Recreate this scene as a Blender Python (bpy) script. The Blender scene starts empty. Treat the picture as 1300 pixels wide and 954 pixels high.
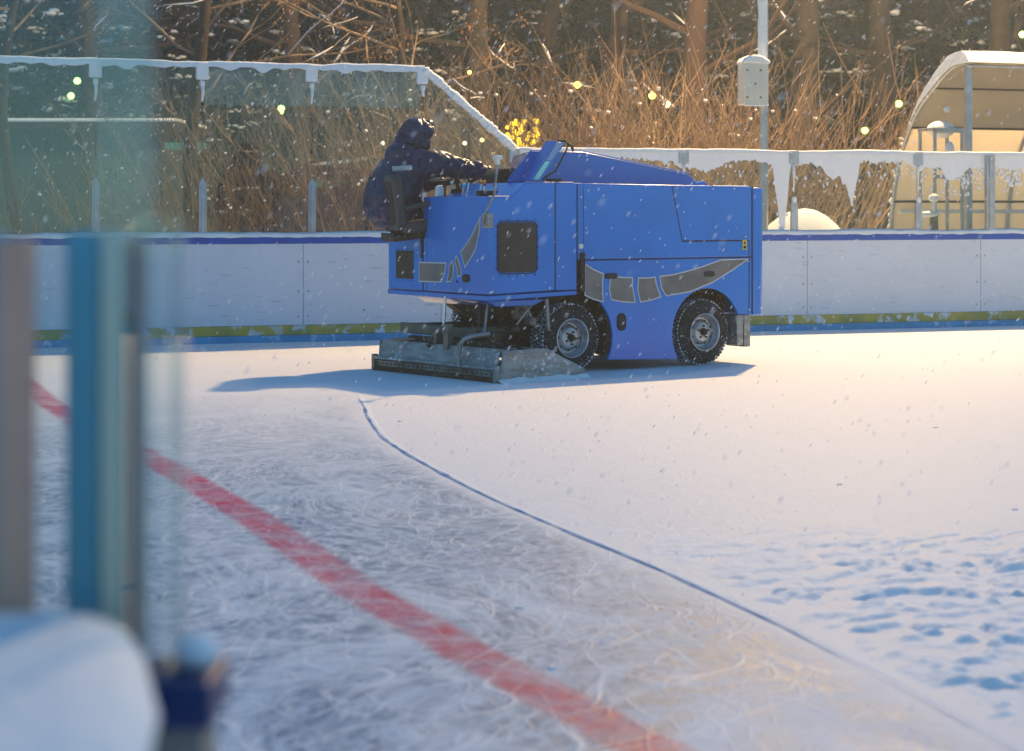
import bpy, math, random
import numpy as np
from mathutils import Vector, Matrix, noise as mnoise
R = math.radians
rnd = random.Random(7)
sc = bpy.context.scene
COL = sc.collection

# ------------------------------------------------------------------ camera
CAM_H = 1.61
cam = bpy.data.cameras.new('camera')
co = bpy.data.objects.new('camera', cam); COL.objects.link(co)
co.location = (0, 0, CAM_H); co.rotation_euler = (R(90), 0, 0)
cam.sensor_width = 36; cam.lens = 2560 / 1300 * 36
cam.shift_y = -(477 - 262) / 1300
cam.clip_start = 0.05; cam.clip_end = 800
cam.dof.use_dof = True; cam.dof.focus_distance = 19.6; cam.dof.aperture_fstop = 2.7
cam.dof.aperture_blades = 7
sc.camera = co
# ------------------------------------------------------------------ world, sun, exposure
world = bpy.data.worlds.new('World'); sc.world = world; world.use_nodes = True
wn = world.node_tree; bg = wn.nodes['Background']
sky = wn.nodes.new('ShaderNodeTexSky'); sky.sky_type = 'NISHITA'; sky.sun_disc = False
SUN_AZ = math.atan2(.50, .76)          # clockwise from +Y
SUN_EL = R(46)
sky.sun_elevation = SUN_EL; sky.sun_rotation = SUN_AZ
sky.air_density = 1.3; sky.dust_density = 0.1; sky.ozone_density = 3.0
tint = wn.nodes.new('ShaderNodeMix'); tint.data_type = 'RGBA'; tint.blend_type = 'MULTIPLY'; tint.inputs[0].default_value = 1
tint.inputs[7].default_value = (.56, 1.0, 1.16, 1)
wn.links.new(sky.outputs[0], tint.inputs[6]); wn.links.new(tint.outputs[2], bg.inputs[0]); bg.inputs[1].default_value = 0.122
sun = bpy.data.lights.new('sun', 'SUN'); sun.energy = 0.42; sun.angle = R(6); sun.color = (1, .72, .46)
so = bpy.data.objects.new('sun', sun); COL.objects.link(so)
sd = Vector((math.sin(SUN_AZ) * math.cos(SUN_EL), math.cos(SUN_AZ) * math.cos(SUN_EL), math.sin(SUN_EL)))
so.rotation_euler = sd.to_track_quat('Z', 'Y').to_euler()
LAMP_P = Vector((5.2, 30.6, 12.2))
LAMP_W = 15500
sc.view_settings.view_transform = 'Standard'; sc.view_settings.look = 'None'
sc.view_settings.exposure = 0.05; sc.view_settings.gamma = 1.0
sc.view_settings.use_curve_mapping = False
cy = sc.cycles
cy.use_denoising = True; cy.max_bounces = 8; cy.transparent_max_bounces = 24
cy.sample_clamp_indirect = 6; cy.caustics_reflective = False; cy.caustics_refractive = False

# ------------------------------------------------------------------ materials
def mat(name, col, rough=.5, metal=0., bump=0., bscale=20., var=0., vscale=3., spec=.5, coat=0., col2=None, detail=4, mapping=None):
    m = bpy.data.materials.new(name); m.use_nodes = True
    nt = m.node_tree; b = nt.nodes['Principled BSDF']
    b.inputs['Base Color'].default_value = (*col, 1); b.inputs['Roughness'].default_value = rough
    b.inputs['Metallic'].default_value = metal; b.inputs['Specular IOR Level'].default_value = spec
    b.inputs['Coat Weight'].default_value = coat
    tc = nt.nodes.new('ShaderNodeTexCoord'); src = tc.outputs['Object']
    if mapping:
        mp = nt.nodes.new('ShaderNodeMapping'); mp.inputs['Scale'].default_value = mapping
        nt.links.new(src, mp.inputs[0]); src = mp.outputs[0]
    if var or col2:
        n = nt.nodes.new('ShaderNodeTexNoise'); n.inputs['Scale'].default_value = vscale; n.inputs['Detail'].default_value = detail
        nt.links.new(src, n.inputs['Vector'])
        r = nt.nodes.new('ShaderNodeValToRGB')
        c2 = col2 or tuple(c * (1 - var) for c in col)
        r.color_ramp.elements[0].position = .38; r.color_ramp.elements[0].color = (*c2, 1)
        r.color_ramp.elements[1].position = .62; r.color_ramp.elements[1].color = (*col, 1)
        nt.links.new(n.outputs[0], r.inputs[0]); nt.links.new(r.outputs[0], b.inputs['Base Color'])
    if bump:
        n2 = nt.nodes.new('ShaderNodeTexNoise'); n2.inputs['Scale'].default_value = bscale; n2.inputs['Detail'].default_value = 5
        nt.links.new(src, n2.inputs['Vector'])
        bm = nt.nodes.new('ShaderNodeBump'); bm.inputs['Strength'].default_value = bump; bm.inputs['Distance'].default_value = .02
        nt.links.new(n2.outputs[0], bm.inputs['Height']); nt.links.new(bm.outputs[0], b.inputs['Normal'])
    return m

def emis(name, col, s):
    m = bpy.data.materials.new(name); m.use_nodes = True
    b = m.node_tree.nodes['Principled BSDF']
    b.inputs['Base Color'].default_value = (.02, .02, .02, 1)
    b.inputs['Emission Color'].default_value = (*col, 1); b.inputs['Emission Strength'].default_value = s
    return m

def speckle(m, scale=60., lo=.60, hi=.66, col=(.8, .83, .88), broad=2.5, blo=.35, bhi=.6):
    """snow dust: a thresholded fine noise, itself masked by a broad one, mixed over the base colour"""
    nt = m.node_tree; b = nt.nodes['Principled BSDF']
    tc = nt.nodes.new('ShaderNodeTexCoord')
    n = nt.nodes.new('ShaderNodeTexNoise'); n.inputs['Scale'].default_value = scale; n.inputs['Detail'].default_value = 3
    n3 = nt.nodes.new('ShaderNodeTexNoise'); n3.inputs['Scale'].default_value = broad
    nt.links.new(tc.outputs['Object'], n.inputs['Vector']); nt.links.new(tc.outputs['Object'], n3.inputs['Vector'])
    a = nt.nodes.new('ShaderNodeMapRange'); a.inputs[1].default_value = lo; a.inputs[2].default_value = hi
    c = nt.nodes.new('ShaderNodeMapRange'); c.inputs[1].default_value = blo; c.inputs[2].default_value = bhi
    nt.links.new(n.outputs[0], a.inputs[0]); nt.links.new(n3.outputs[0], c.inputs[0])
    mu = nt.nodes.new('ShaderNodeMath'); mu.operation = 'MULTIPLY'
    nt.links.new(a.outputs[0], mu.inputs[0]); nt.links.new(c.outputs[0], mu.inputs[1])
    mx = nt.nodes.new('ShaderNodeMix'); mx.data_type = 'RGBA'
    nt.links.new(mu.outputs[0], mx.inputs[0])
    old = b.inputs['Base Color']
    if old.is_linked:
        nt.links.new(old.links[0].from_socket, mx.inputs[6])
    else:
        mx.inputs[6].default_value = old.default_value
    mx.inputs[7].default_value = (*col, 1)
    nt.links.new(mx.outputs[2], old)
    return m

SNOW = mat('snow', (.86, .87, .88), .75, bump=.5, bscale=14, spec=.25)
SNOWG = mat('snow_ground', (.84, .86, .88), .8, bump=.8, bscale=1.6, var=.1, vscale=.7, spec=.2)
BLUE = speckle(mat('blue_paint', (.004, .205, .72), .26, coat=.35, var=.12, vscale=1.4, bump=.05, bscale=5), 34, .66, .72, (.25, .42, .8), 1.5, .45, .75)
BLUE2 = mat('blue_hood_paint', (.012, .17, .60), .26, coat=.5, var=.1, vscale=1.1)
SEAM = mat('seam', (.01, .015, .05), .8)
BLACK = mat('black_rubber', (.012, .012, .013), .7, var=.3, vscale=12)
DARK = speckle(mat('dark_metal', (.030, .024, .02), .6, metal=.4, bump=.4, bscale=25, col2=(.07, .045, .03), vscale=7), 30, .6, .66, (.5, .45, .4))
GRILLE = mat('grille', (.055, .045, .04), .6, metal=.3, bump=.3, bscale=60, var=.3, vscale=5)
DECAL = mat('grey_decal', (.22, .20, .19), .35, var=.35, vscale=4)
DECALW = mat('pale_decal_edge', (.62, .62, .64), .4)
TYRE = speckle(mat('tyre_rubber', (.016, .016, .018), .8, bump=.5, bscale=40, var=.3, vscale=10), 52, .60, .66, (.62, .68, .76), 4, .40, .70)
TREAD = speckle(mat('tyre_tread', (.018, .018, .02), .8), 40, .44, .52, (.66, .73, .8), 5, .3, .5)
RIM = mat('rim_steel', (.50, .52, .56), .38, metal=.75, var=.35, vscale=7, bump=.1)
STEEL = speckle(mat('galvanised_steel', (.36, .36, .36), .45, metal=.55, bump=.25, bscale=9, col2=(.24, .23, .22), vscale=5, mapping=(1, 1, 3)), 26, .58, .66, (.72, .76, .82), 3, .4, .65)
STEELD = mat('dirty_steel', (.22, .20, .17), .5, metal=.5, bump=.3, bscale=12, col2=(.10, .08, .06), vscale=6)
RUST = mat('rusty_blade', (.12, .055, .025), .6, metal=.3, col2=(.04, .02, .015), vscale=14)
CHROME = mat('bright_metal', (.72, .72, .7), .25, metal=.9)
GREENM = mat('green_grey_beam', (.10, .13, .11), .55, metal=.2, var=.3, vscale=6)
YELLOW = mat('yellow_sticker', (.8, .6, .03), .5)
REDP = mat('red_plastic', (.6, .03, .02), .4)
ORANGE = mat('orange_plastic', (.8, .25, .03), .4)
WHITEP = mat('white_plastic', (.75, .75, .72), .5)
CYANP = mat('cyan_gauge', (.25, .75, .75), .2, coat=.5)
GLOVE = mat('brown_glove', (.10, .06, .045), .7, bump=.3, bscale=30)
NAVY = speckle(mat('navy_nylon', (.014, .020, .080), .36, bump=.3, bscale=9, var=.35, vscale=5), 70, .66, .70, (.5, .55, .62), 5, .5, .7)
REFL = mat('reflective_tape', (.42, .44, .47), .35)
SKIN = mat('skin', (.42, .25, .18), .55)
HAIR = mat('dark_knit', (.02, .018, .02), .9)
TROUS = mat('dark_trousers', (.02, .022, .035), .8, bump=.3)
SEATM = speckle(mat('seat_vinyl', (.075, .068, .055), .5, bump=.2, bscale=12, var=.25, vscale=4), 45, .62, .67, (.4, .4, .4))

def board_mat():
    m = mat('white_board', (.64, .71, .82), .35, var=.06, vscale=.9)
    nt = m.node_tree; b = nt.nodes['Principled BSDF']
    # grey puck scuffs, short and slanted, and a few black dots
    tc = nt.nodes.new('ShaderNodeTexCoord'); mp = nt.nodes.new('ShaderNodeMapping')
    mp.inputs['Rotation'].default_value = (0, R(25), 0); mp.inputs['Scale'].default_value = (1.2, 1, 9)
    nt.links.new(tc.outputs['Object'], mp.inputs[0])
    n = nt.nodes.new('ShaderNodeTexNoise'); n.inputs['Scale'].default_value = 3.2; n.inputs['Detail'].default_value = 6
    nt.links.new(mp.outputs[0], n.inputs['Vector'])
    a = nt.nodes.new('ShaderNodeMapRange'); a.inputs[1].default_value = .61; a.inputs[2].default_value = .72; a.inputs[4].default_value = .55
    nt.links.new(n.outputs[0], a.inputs[0])
    mx = nt.nodes.new('ShaderNodeMix'); mx.data_type = 'RGBA'
    nt.links.new(a.outputs[0], mx.inputs[0]); nt.links.new(b.inputs['Base Color'].links[0].from_socket, mx.inputs[6])
    mx.inputs[7].default_value = (.30, .33, .38, 1)
    v = nt.nodes.new('ShaderNodeTexVoronoi'); v.inputs['Scale'].default_value = 2.6
    nt.links.new(tc.outputs['Object'], v.inputs['Vector'])
    a2 = nt.nodes.new('ShaderNodeMapRange'); a2.inputs[1].default_value = .045; a2.inputs[2].default_value = .02
    nt.links.new(v.outputs[0], a2.inputs[0])
    mx2 = nt.nodes.new('ShaderNodeMix'); mx2.data_type = 'RGBA'
    nt.links.new(a2.outputs[0], mx2.inputs[0]); nt.links.new(mx.outputs[2], mx2.inputs[6]); mx2.inputs[7].default_value = (.12, .13, .16, 1)
    nt.links.new(mx2.outputs[2], b.inputs['Base Color'])
    return m
BOARD = board_mat()
KICK = speckle(mat('yellow_kickplate', (.50, .40, .07), .5, col2=(.30, .30, .08), vscale=3), 7, .50, .58, (.62, .72, .86), 2.2, .42, .6)
CAPB = mat('blue_cap', (.01, .09, .50), .4, var=.2, vscale=4)
ALU = mat('aluminium_post', (.52, .54, .55), .42, metal=.55, var=.2, vscale=6)
BARK = mat('bark', (.05, .036, .028), .9, bump=.7, bscale=14, col2=(.025, .019, .016), vscale=6)
BARKR = mat('reddish_bark', (.05, .027, .02), .9, bump=.6, bscale=14, col2=(.05, .025, .018), vscale=5)
TWIG = mat('twig', (.42, .28, .16), .6, col2=(.22, .14, .085), vscale=2.5)
TWIGD = mat('grey_twig', (.26, .18, .11), .7, col2=(.12, .09, .06), vscale=2.5)
DRYLEAF = mat('dry_leaf', (.36, .17, .06), .7, col2=(.20, .09, .035), vscale=4)
def needle_mat(name, a, b_):
    m = mat(name, a, .75, col2=b_, vscale=1.1, detail=8)
    return m
NEED = needle_mat('spruce_needles', (.016, .052, .056), (.007, .022, .028))
NEED2 = needle_mat('pine_needles', (.028, .050, .040), (.012, .022, .020))
HILLM = mat('wooded_slope', (.06, .08, .085), .9, bump=1, bscale=1.2, col2=(.018, .028, .03), vscale=.8, detail=10)
POLY = mat('frosted_canopy', (.78, .71, .60), .5, var=.12, vscale=2.2, bump=.15, bscale=3)
def translucent(m, col, f):
    nt = m.node_tree; b = nt.nodes['Principled BSDF']; t = nt.nodes.new('ShaderNodeBsdfTranslucent'); t.inputs[0].default_value = (*col, 1)
    x = nt.nodes.new('ShaderNodeMixShader'); x.inputs[0].default_value = f
    nt.links.new(b.outputs[0], x.inputs[1]); nt.links.new(t.outputs[0], x.inputs[2]); nt.links.new(x.outputs[0], nt.nodes['Material Output'].inputs['Surface'])
translucent(POLY, (.9,.84,.72), .6)
CONC = mat('grey_band', (.28, .28, .27), .7, var=.2)
WOODO = mat('orange_wood', (.42, .17, .04), .6, var=.3, vscale=5)
SHED = mat('teal_wall', (.02, .055, .065), .8, col2=(.03, .075, .085), vscale=4, mapping=(6, 6, .3))
SHEDR = mat('dark_roof', (.03, .035, .04), .8)
TEALS = mat('teal_sign', (.05, .42, .40), .5)

def glass(name, tint, gl=.06, rough=.02, frost=0., fcol=(.6, .7, .72), fscale=1.2, lo=.4, hi=.7):
    m = bpy.data.materials.new(name); m.use_nodes = True; nt = m.node_tree
    nt.nodes.remove(nt.nodes['Principled BSDF']); out = nt.nodes['Material Output']
    tr = nt.nodes.new('ShaderNodeBsdfTransparent'); tr.inputs[0].default_value = (*tint, 1)
    g = nt.nodes.new('ShaderNodeBsdfGlossy'); g.inputs['Roughness'].default_value = rough
    mx = nt.nodes.new('ShaderNodeMixShader')
    fr = nt.nodes.new('ShaderNodeFresnel'); fr.inputs[0].default_value = 1.45
    nt.links.new(fr.outputs[0], mx.inputs[0])
    nt.links.new(tr.outputs[0], mx.inputs[1]); nt.links.new(g.outputs[0], mx.inputs[2])
    last = mx
    if frost:
        d = nt.nodes.new('ShaderNodeBsdfDiffuse'); d.inputs[0].default_value = (*fcol, 1)
        tl = nt.nodes.new('ShaderNodeBsdfTranslucent'); tl.inputs[0].default_value = (*fcol, 1)
        ad = nt.nodes.new('ShaderNodeMixShader'); ad.inputs[0].default_value = .5
        nt.links.new(d.outputs[0], ad.inputs[1]); nt.links.new(tl.outputs[0], ad.inputs[2])
        tc = nt.nodes.new('ShaderNodeTexCoord')
        n = nt.nodes.new('ShaderNodeTexNoise'); n.inputs['Scale'].default_value = fscale; n.inputs['Detail'].default_value = 5
        nt.links.new(tc.outputs['Object'], n.inputs['Vector'])
        mr = nt.nodes.new('ShaderNodeMapRange'); mr.inputs[1].default_value = lo; mr.inputs[2].default_value = hi
        mr.inputs[3].default_value = frost * .25; mr.inputs[4].default_value = frost
        nt.links.new(n.outputs[0], mr.inputs[0])
        m2 = nt.nodes.new('ShaderNodeMixShader'); nt.links.new(mr.outputs[0], m2.inputs[0])
        nt.links.new(mx.outputs[0], m2.inputs[1]); nt.links.new(ad.outputs[0], m2.inputs[2]); last = m2
    nt.links.new(last.outputs[0], out.inputs['Surface'])
    return m
PANE = glass('rink_glass', (.93, .97, .98), frost=.035, fcol=(.5,.7,.8), lo=.45, hi=.75)
PANEF = glass('frosted_glass_film', (.9, .96, .98), frost=.20, fcol=(.6, .78, .95), fscale=2)
PANEN = glass('green_tinted_glass', (.935, .98, .985), frost=.05, fcol=(.5, .75, .8), fscale=1.5)
PANEE = glass('glass_edge_band', (.86, .92, .94), frost=.22, fcol=(.7, .8, .85), fscale=6)

# ------------------------------------------------------------------ mesh building
class MB:
    def __init__(s): s.v = []; s.f = []; s.m = []
    def add(s, vs, fs, mi=0):
        o = len(s.v); s.v += [tuple(p) for p in vs]; s.f += [tuple(i + o for i in f) for f in fs]; s.m += [mi] * len(fs)
    def box(s, x0, x1, y0, y1, z0, z1, mi=0, M=None):
        vs = [Vector(p) for p in ((x0,y0,z0),(x1,y0,z0),(x1,y1,z0),(x0,y1,z0),(x0,y0,z1),(x1,y0,z1),(x1,y1,z1),(x0,y1,z1))]
        if M: vs = [M @ p for p in vs]
        s.add(vs, [(0,3,2,1),(4,5,6,7),(0,1,5,4),(1,2,6,5),(2,3,7,6),(3,0,4,7)], mi)
    def prism(s, poly, a, b, plane='xz', mi=0, M=None):
        """poly in the named plane, extruded from a to b along the remaining axis"""
        def P(p, t):
            return Vector({'xz': (p[0], t, p[1]), 'yz': (t, p[0], p[1]), 'xy': (p[0], p[1], t)}[plane])
        n = len(poly)
        vs = [P(p, a) for p in poly] + [P(p, b) for p in poly]
        if M: vs = [M @ p for p in vs]
        s.add(vs, [tuple(range(n)), tuple(range(2*n-1, n-1, -1))] + [(i, i+n, (i+1) % n + n, (i+1) % n) for i in range(n)], mi)
    def tube(s, pts, rad, n=6, mi=0, cap=True):
        pts = [Vector(p) for p in pts]
        if not hasattr(rad, '__len__'): rad = [rad] * len(pts)
        vs = []; fs = []
        ref = None
        for i, p in enumerate(pts):
            d = (pts[min(i+1, len(pts)-1)] - pts[max(i-1, 0)])
            if d.length < 1e-9: d = Vector((0, 0, 1))
            d.normalize()
            if ref is None: ref = d.orthogonal().normalized()
            x = ref - d * ref.dot(d)
            x = x.normalized() if x.length > 1e-6 else d.orthogonal().normalized()
            ref = x; y = d.cross(x)
            for k in range(n):
                t = 2*math.pi*k/n; vs.append(p + (x*math.cos(t) + y*math.sin(t)) * rad[i])
        for i in range(len(pts)-1):
            for k in range(n):
                fs.append((i*n+k, i*n+(k+1) % n, (i+1)*n+(k+1) % n, (i+1)*n+k))
        if cap and n > 3:
            fs.append(tuple(range(n-1, -1, -1))); fs.append(tuple((len(pts)-1)*n + k for k in range(n)))
        s.add(vs, fs, mi)
    def lathe(s, prof, n=32, c=(0,0,0), axis='y', mi=0):
        """prof: (radius, along axis)"""
        vs = []; fs = []; m = len(prof)
        for k in range(n):
            t = 2*math.pi*k/n; cs, sn = math.cos(t), math.sin(t)
            for r, a in prof:
                p = {'y': (r*cs, a, r*sn), 'z': (r*cs, r*sn, a), 'x': (a, r*cs, r*sn)}[axis]
                vs.append((c[0]+p[0], c[1]+p[1], c[2]+p[2]))
        for k in range(n):
            for j in range(m-1):
                a = k*m+j; b = ((k+1) % n)*m+j
                fs.append((a, b, b+1, a+1))
        s.add(vs, fs, mi)
    def ico(s, c, r, mi=0, sq=(1,1,1)):
        t = .5257; q = .8507
        V = [(-t,q,0),(t,q,0),(-t,-q,0),(t,-q,0),(0,-t,q),(0,t,q),(0,-t,-q),(0,t,-q),(q,0,-t),(q,0,t),(-q,0,-t),(-q,0,t)]
        F = [(0,11,5),(0,5,1),(0,1,7),(0,7,10),(0,10,11),(1,5,9),(5,11,4),(11,10,2),(10,7,6),(7,1,8),(3,9,4),(3,4,2),(3,2,6),(3,6,8),(3,8,9),(4,9,5),(2,4,11),(6,2,10),(8,6,7),(9,8,1)]
        s.add([(c[0]+v[0]*r*sq[0], c[1]+v[1]*r*sq[1], c[2]+v[2]*r*sq[2]) for v in V], F, mi)
    def build(s, name, mats, parent=None, smooth=None, bevel=0, seg=2, subsurf=0):
        me = bpy.data.meshes.new(name)
        me.from_pydata([tuple(v) for v in s.v], [], s.f)
        if not isinstance(mats, (list, tuple)): mats = [mats]
        for m in mats: me.materials.append(m)
        if len(mats) > 1: me.polygons.foreach_set('material_index', s.m)
        if smooth is not None:
            me.polygons.foreach_set('use_smooth', [True]*len(s.f))
            if smooth < 170: me.set_sharp_from_angle(angle=R(smooth))
        me.update()
        o = bpy.data.objects.new(name, me); COL.objects.link(o)
        if parent: o.parent = parent
        if bevel:
            b = o.modifiers.new('bevel', 'BEVEL'); b.width = bevel; b.segments = seg; b.limit_method = 'ANGLE'; b.angle_limit = R(35)
            b.harden_normals = False
            me.polygons.foreach_set('use_smooth', [True]*len(s.f)); me.set_sharp_from_angle(angle=R(35))
        if subsurf:
            b = o.modifiers.new('sub', 'SUBSURF'); b.levels = b.render_levels = subsurf
        return o

def tag(o, label=None, cat=None, group=None, kind=None):
    if label: o['label'] = label
    if cat: o['category'] = cat
    if group: o['group'] = group
    if kind: o['kind'] = kind
    return o
def empty(name, loc=(0,0,0), rz=0.):
    o = bpy.data.objects.new(name, None); COL.objects.link(o); o.location = loc; o.rotation_euler = (0, 0, rz)
    o.empty_display_size = .2
    return o
def copy_tree(o, parent=None):
    c = o.copy(); COL.objects.link(c); c.parent = parent
    for ch in [x for x in COL.objects if x.parent == o]: copy_tree(ch, c)
    return c

# smooth value noise in numpy
_rs = np.random.RandomState(3); _T = _rs.rand(256, 256)
def vn(x, y):
    xi = np.floor(x).astype(int); yi = np.floor(y).astype(int); fx = x-xi; fy = y-yi
    fx = fx*fx*(3-2*fx); fy = fy*fy*(3-2*fy)
    a = _T[xi % 256, yi % 256]; b = _T[(xi+1) % 256, yi % 256]; c = _T[xi % 256, (yi+1) % 256]; d = _T[(xi+1) % 256, (yi+1) % 256]
    return a*(1-fx)*(1-fy)+b*fx*(1-fy)+c*(1-fx)*fy+d*fx*fy
def fbm(x, y, o=4):
    s = 0; a = .5
    for _ in range(o): s = s + a*vn(x, y); x = x*2.03+17.1; y = y*2.03+5.7; a *= .5
    return s

# ================================================================== ICE AND GROUND
# line of the boards (front face): D = B0 + BS * X
BS = .347; B0 = 24.81
BA = math.atan(BS)
def bpt(px):
    k = (px-650)/2560; D = B0/(1-BS*k); return Vector((k*D, D, 0))
B_L = Vector((-14, B0-14*BS, 0)); B_R = Vector((16, B0+16*BS, 0))
bdir = Vector((math.cos(BA), math.sin(BA), 0)); bnor = Vector((-math.sin(BA), math.cos(BA), 0))   # along, outward

GROOVE = [(-1.30,17.2),(-1.16,16.2),(-1.089,15.495),(-.98,14.7),(-.876,14.019),(-.66,13.1),(-.431,12.267),(-.24,11.6),(-.043,10.962),(.17,10.35),(.381,9.744),(.545,9.3),(.694,8.883),(.876,8.31),(1.057,7.733),(1.288,6.869),(1.5,6.0),(1.72,5.0),(1.95,3.6)]
gy = np.array([p[1] for p in GROOVE][::-1]); gx = np.array([p[0] for p in GROOVE][::-1])
RED = [(-6.6,24.4),(-5.0,20.0),(-3.83,16.62),(-3.02,14.5),(-2.427,13.17),(-1.89,11.845),(-1.33,10.41),(-.909,9.222),(-.631,8.412),(-.338,7.734),(-.165,7.283),(-.011,6.951),(.13,6.616),(.45,5.9),(.9,5.0),(1.5,4.0)]

def ice_material():
    m = bpy.data.materials.new('skated_ice'); m.use_nodes = True; nt = m.node_tree; b = nt.nodes['Principled BSDF']
    L = nt.links.new; N = nt.nodes.new
    tc = N('ShaderNodeTexCoord'); at = N('ShaderNodeAttribute'); at.attribute_name = 'bare'; ar = N('ShaderNodeAttribute'); ar.attribute_name = 'red'
    # warped coordinates
    wn_ = N('ShaderNodeTexNoise'); wn_.inputs['Scale'].default_value = .55; wn_.inputs['Detail'].default_value = 2
    L(tc.outputs['Object'], wn_.inputs['Vector'])
    def warped(off, amp, rot, scl):
        mp = N('ShaderNodeMapping'); mp.inputs['Location'].default_value = off; mp.inputs['Rotation'].default_value = (0, 0, rot); mp.inputs['Scale'].default_value = scl
        L(tc.outputs['Object'], mp.inputs[0])
        sc_ = N('ShaderNodeVectorMath'); sc_.operation = 'SCALE'; sc_.inputs['Scale'].default_value = amp; L(wn_.outputs['Color'], sc_.inputs[0])
        ad = N('ShaderNodeVectorMath'); ad.operation = 'ADD'; L(mp.outputs[0], ad.inputs[0]); L(sc_.outputs[0], ad.inputs[1])
        return ad.outputs[0]
    tot = None
    for i, (off, amp, rot, scl, vs, w, msk) in enumerate([((0,0,0),1.6,.2,(1,.8,1),.9,.0050,.9),((5,3,0),2.2,1.1,(1,.45,1),1.0,.0045,.9),((2,9,0),2.0,2.2,(1.3,.6,1),1.3,.0055,.85),((7,1,0),2.6,.6,(.5,1.2,1),1.6,.0060,.8),
            ((11,4,0),1.5,-.5,(.5,1.4,1),2.1,.0075,.8),((4,7,0),1.0,.4,(1,.5,1),2.6,.009,.8),((9,2,0),1.2,-.9,(1,.45,1),3.6,.012,.7),((13,5,0),.8,1.7,(1,.4,1),5.,.016,.6)]):
        vo = N('ShaderNodeTexVoronoi'); vo.feature = 'DISTANCE_TO_EDGE'; vo.inputs['Scale'].default_value = vs
        L(warped(off, amp, rot, scl), vo.inputs['Vector'])
        mr = N('ShaderNodeMapRange'); mr.inputs[1].default_value = w*2.4; mr.inputs[2].default_value = w*.5; L(vo.outputs[0], mr.inputs[0])
        nm = N('ShaderNodeTexNoise'); nm.inputs['Scale'].default_value = 1.3+.4*i; nm.inputs['Detail'].default_value = 3
        mp = N('ShaderNodeMapping'); mp.inputs['Location'].default_value = (i*3.3, i*1.7, 0); L(tc.outputs['Object'], mp.inputs[0]); L(mp.outputs[0], nm.inputs['Vector'])
        m2 = N('ShaderNodeMapRange'); m2.inputs[1].default_value = .42; m2.inputs[2].default_value = .6; m2.inputs[4].default_value = msk; L(nm.outputs[0], m2.inputs[0])
        mu = N('ShaderNodeMath'); mu.operation = 'MULTIPLY'; L(mr.outputs[0], mu.inputs[0]); L(m2.outputs[0], mu.inputs[1])
        if tot is None: tot = mu
        else:
            mm = N('ShaderNodeMath'); mm.operation = 'MAXIMUM'; L(tot.outputs[0], mm.inputs[0]); L(mu.outputs[0], mm.inputs[1]); tot = mm
    # bare patches: mottled, elongated
    nz = N('ShaderNodeTexNoise'); nz.inputs['Scale'].default_value = 1.0; nz.inputs['Detail'].default_value = 9; nz.inputs['Roughness'].default_value = .68; nz.inputs['Distortion'].default_value = .8
    L(warped((3,3,0), 1.2, .5, (1.2,.8,1)), nz.inputs['Vector'])
    p = N('ShaderNodeMapRange'); p.inputs[1].default_value = .33; p.inputs[2].default_value = .53; L(nz.outputs[0], p.inputs[0])
    nf = N('ShaderNodeTexNoise'); nf.inputs['Scale'].default_value = 13; nf.inputs['Detail'].default_value = 8; nf.inputs['Roughness'].default_value = .75
    L(warped((1,8,0), 2.2, .9, (1.2,.6,1)), nf.inputs['Vector'])
    pf = N('ShaderNodeMapRange'); pf.inputs[1].default_value = .40; pf.inputs[2].default_value = .60; pf.inputs[3].default_value = .10; L(nf.outputs[0], pf.inputs[0])
    mu = N('ShaderNodeMath'); mu.operation = 'MULTIPLY'; L(p.outputs[0], mu.inputs[0]); L(pf.outputs[0], mu.inputs[1])
    ba = N('ShaderNodeMath'); ba.operation = 'MULTIPLY'; L(mu.outputs[0], ba.inputs[0]); L(at.outputs['Fac'], ba.inputs[1]); ba.use_clamp = True
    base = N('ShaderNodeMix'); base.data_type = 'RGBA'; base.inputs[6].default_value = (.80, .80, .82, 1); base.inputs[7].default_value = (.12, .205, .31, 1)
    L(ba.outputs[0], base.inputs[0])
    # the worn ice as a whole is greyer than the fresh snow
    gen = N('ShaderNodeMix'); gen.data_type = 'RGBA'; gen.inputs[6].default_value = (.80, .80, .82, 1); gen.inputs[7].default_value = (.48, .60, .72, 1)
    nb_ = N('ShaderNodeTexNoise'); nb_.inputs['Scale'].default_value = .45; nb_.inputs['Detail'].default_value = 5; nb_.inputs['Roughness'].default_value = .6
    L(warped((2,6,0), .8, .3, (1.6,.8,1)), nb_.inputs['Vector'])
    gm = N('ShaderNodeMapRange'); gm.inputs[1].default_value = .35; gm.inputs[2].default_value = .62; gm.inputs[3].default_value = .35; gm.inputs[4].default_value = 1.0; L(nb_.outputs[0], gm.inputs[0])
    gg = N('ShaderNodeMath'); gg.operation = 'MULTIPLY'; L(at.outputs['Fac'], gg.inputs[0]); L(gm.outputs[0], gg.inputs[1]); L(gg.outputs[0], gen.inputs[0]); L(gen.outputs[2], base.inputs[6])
    # red line under worn snow
    nr = N('ShaderNodeTexNoise'); nr.inputs['Scale'].default_value = 3.5; nr.inputs['Detail'].default_value = 7; nr.inputs['Roughness'].default_value = .7
    L(tc.outputs['Object'], nr.inputs['Vector'])
    rr = N('ShaderNodeMapRange'); rr.inputs[1].default_value = .36; rr.inputs[2].default_value = .60; rr.inputs[3].default_value = 1.0; rr.inputs[4].default_value = .45; L(nr.outputs[0], rr.inputs[0])
    rm = N('ShaderNodeMath'); rm.operation = 'MULTIPLY'; L(ar.outputs['Fac'], rm.inputs[0]); L(rr.outputs[0], rm.inputs[1])
    c2 = N('ShaderNodeMix'); c2.data_type = 'RGBA'; c2.inputs[7].default_value = (.52, .018, .10, 1); L(rm.outputs[0], c2.inputs[0]); L(base.outputs[2], c2.inputs[6])
    # scratches on top
    sm = N('ShaderNodeMath'); sm.operation = 'MULTIPLY'; L(tot.outputs[0], sm.inputs[0])
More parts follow.
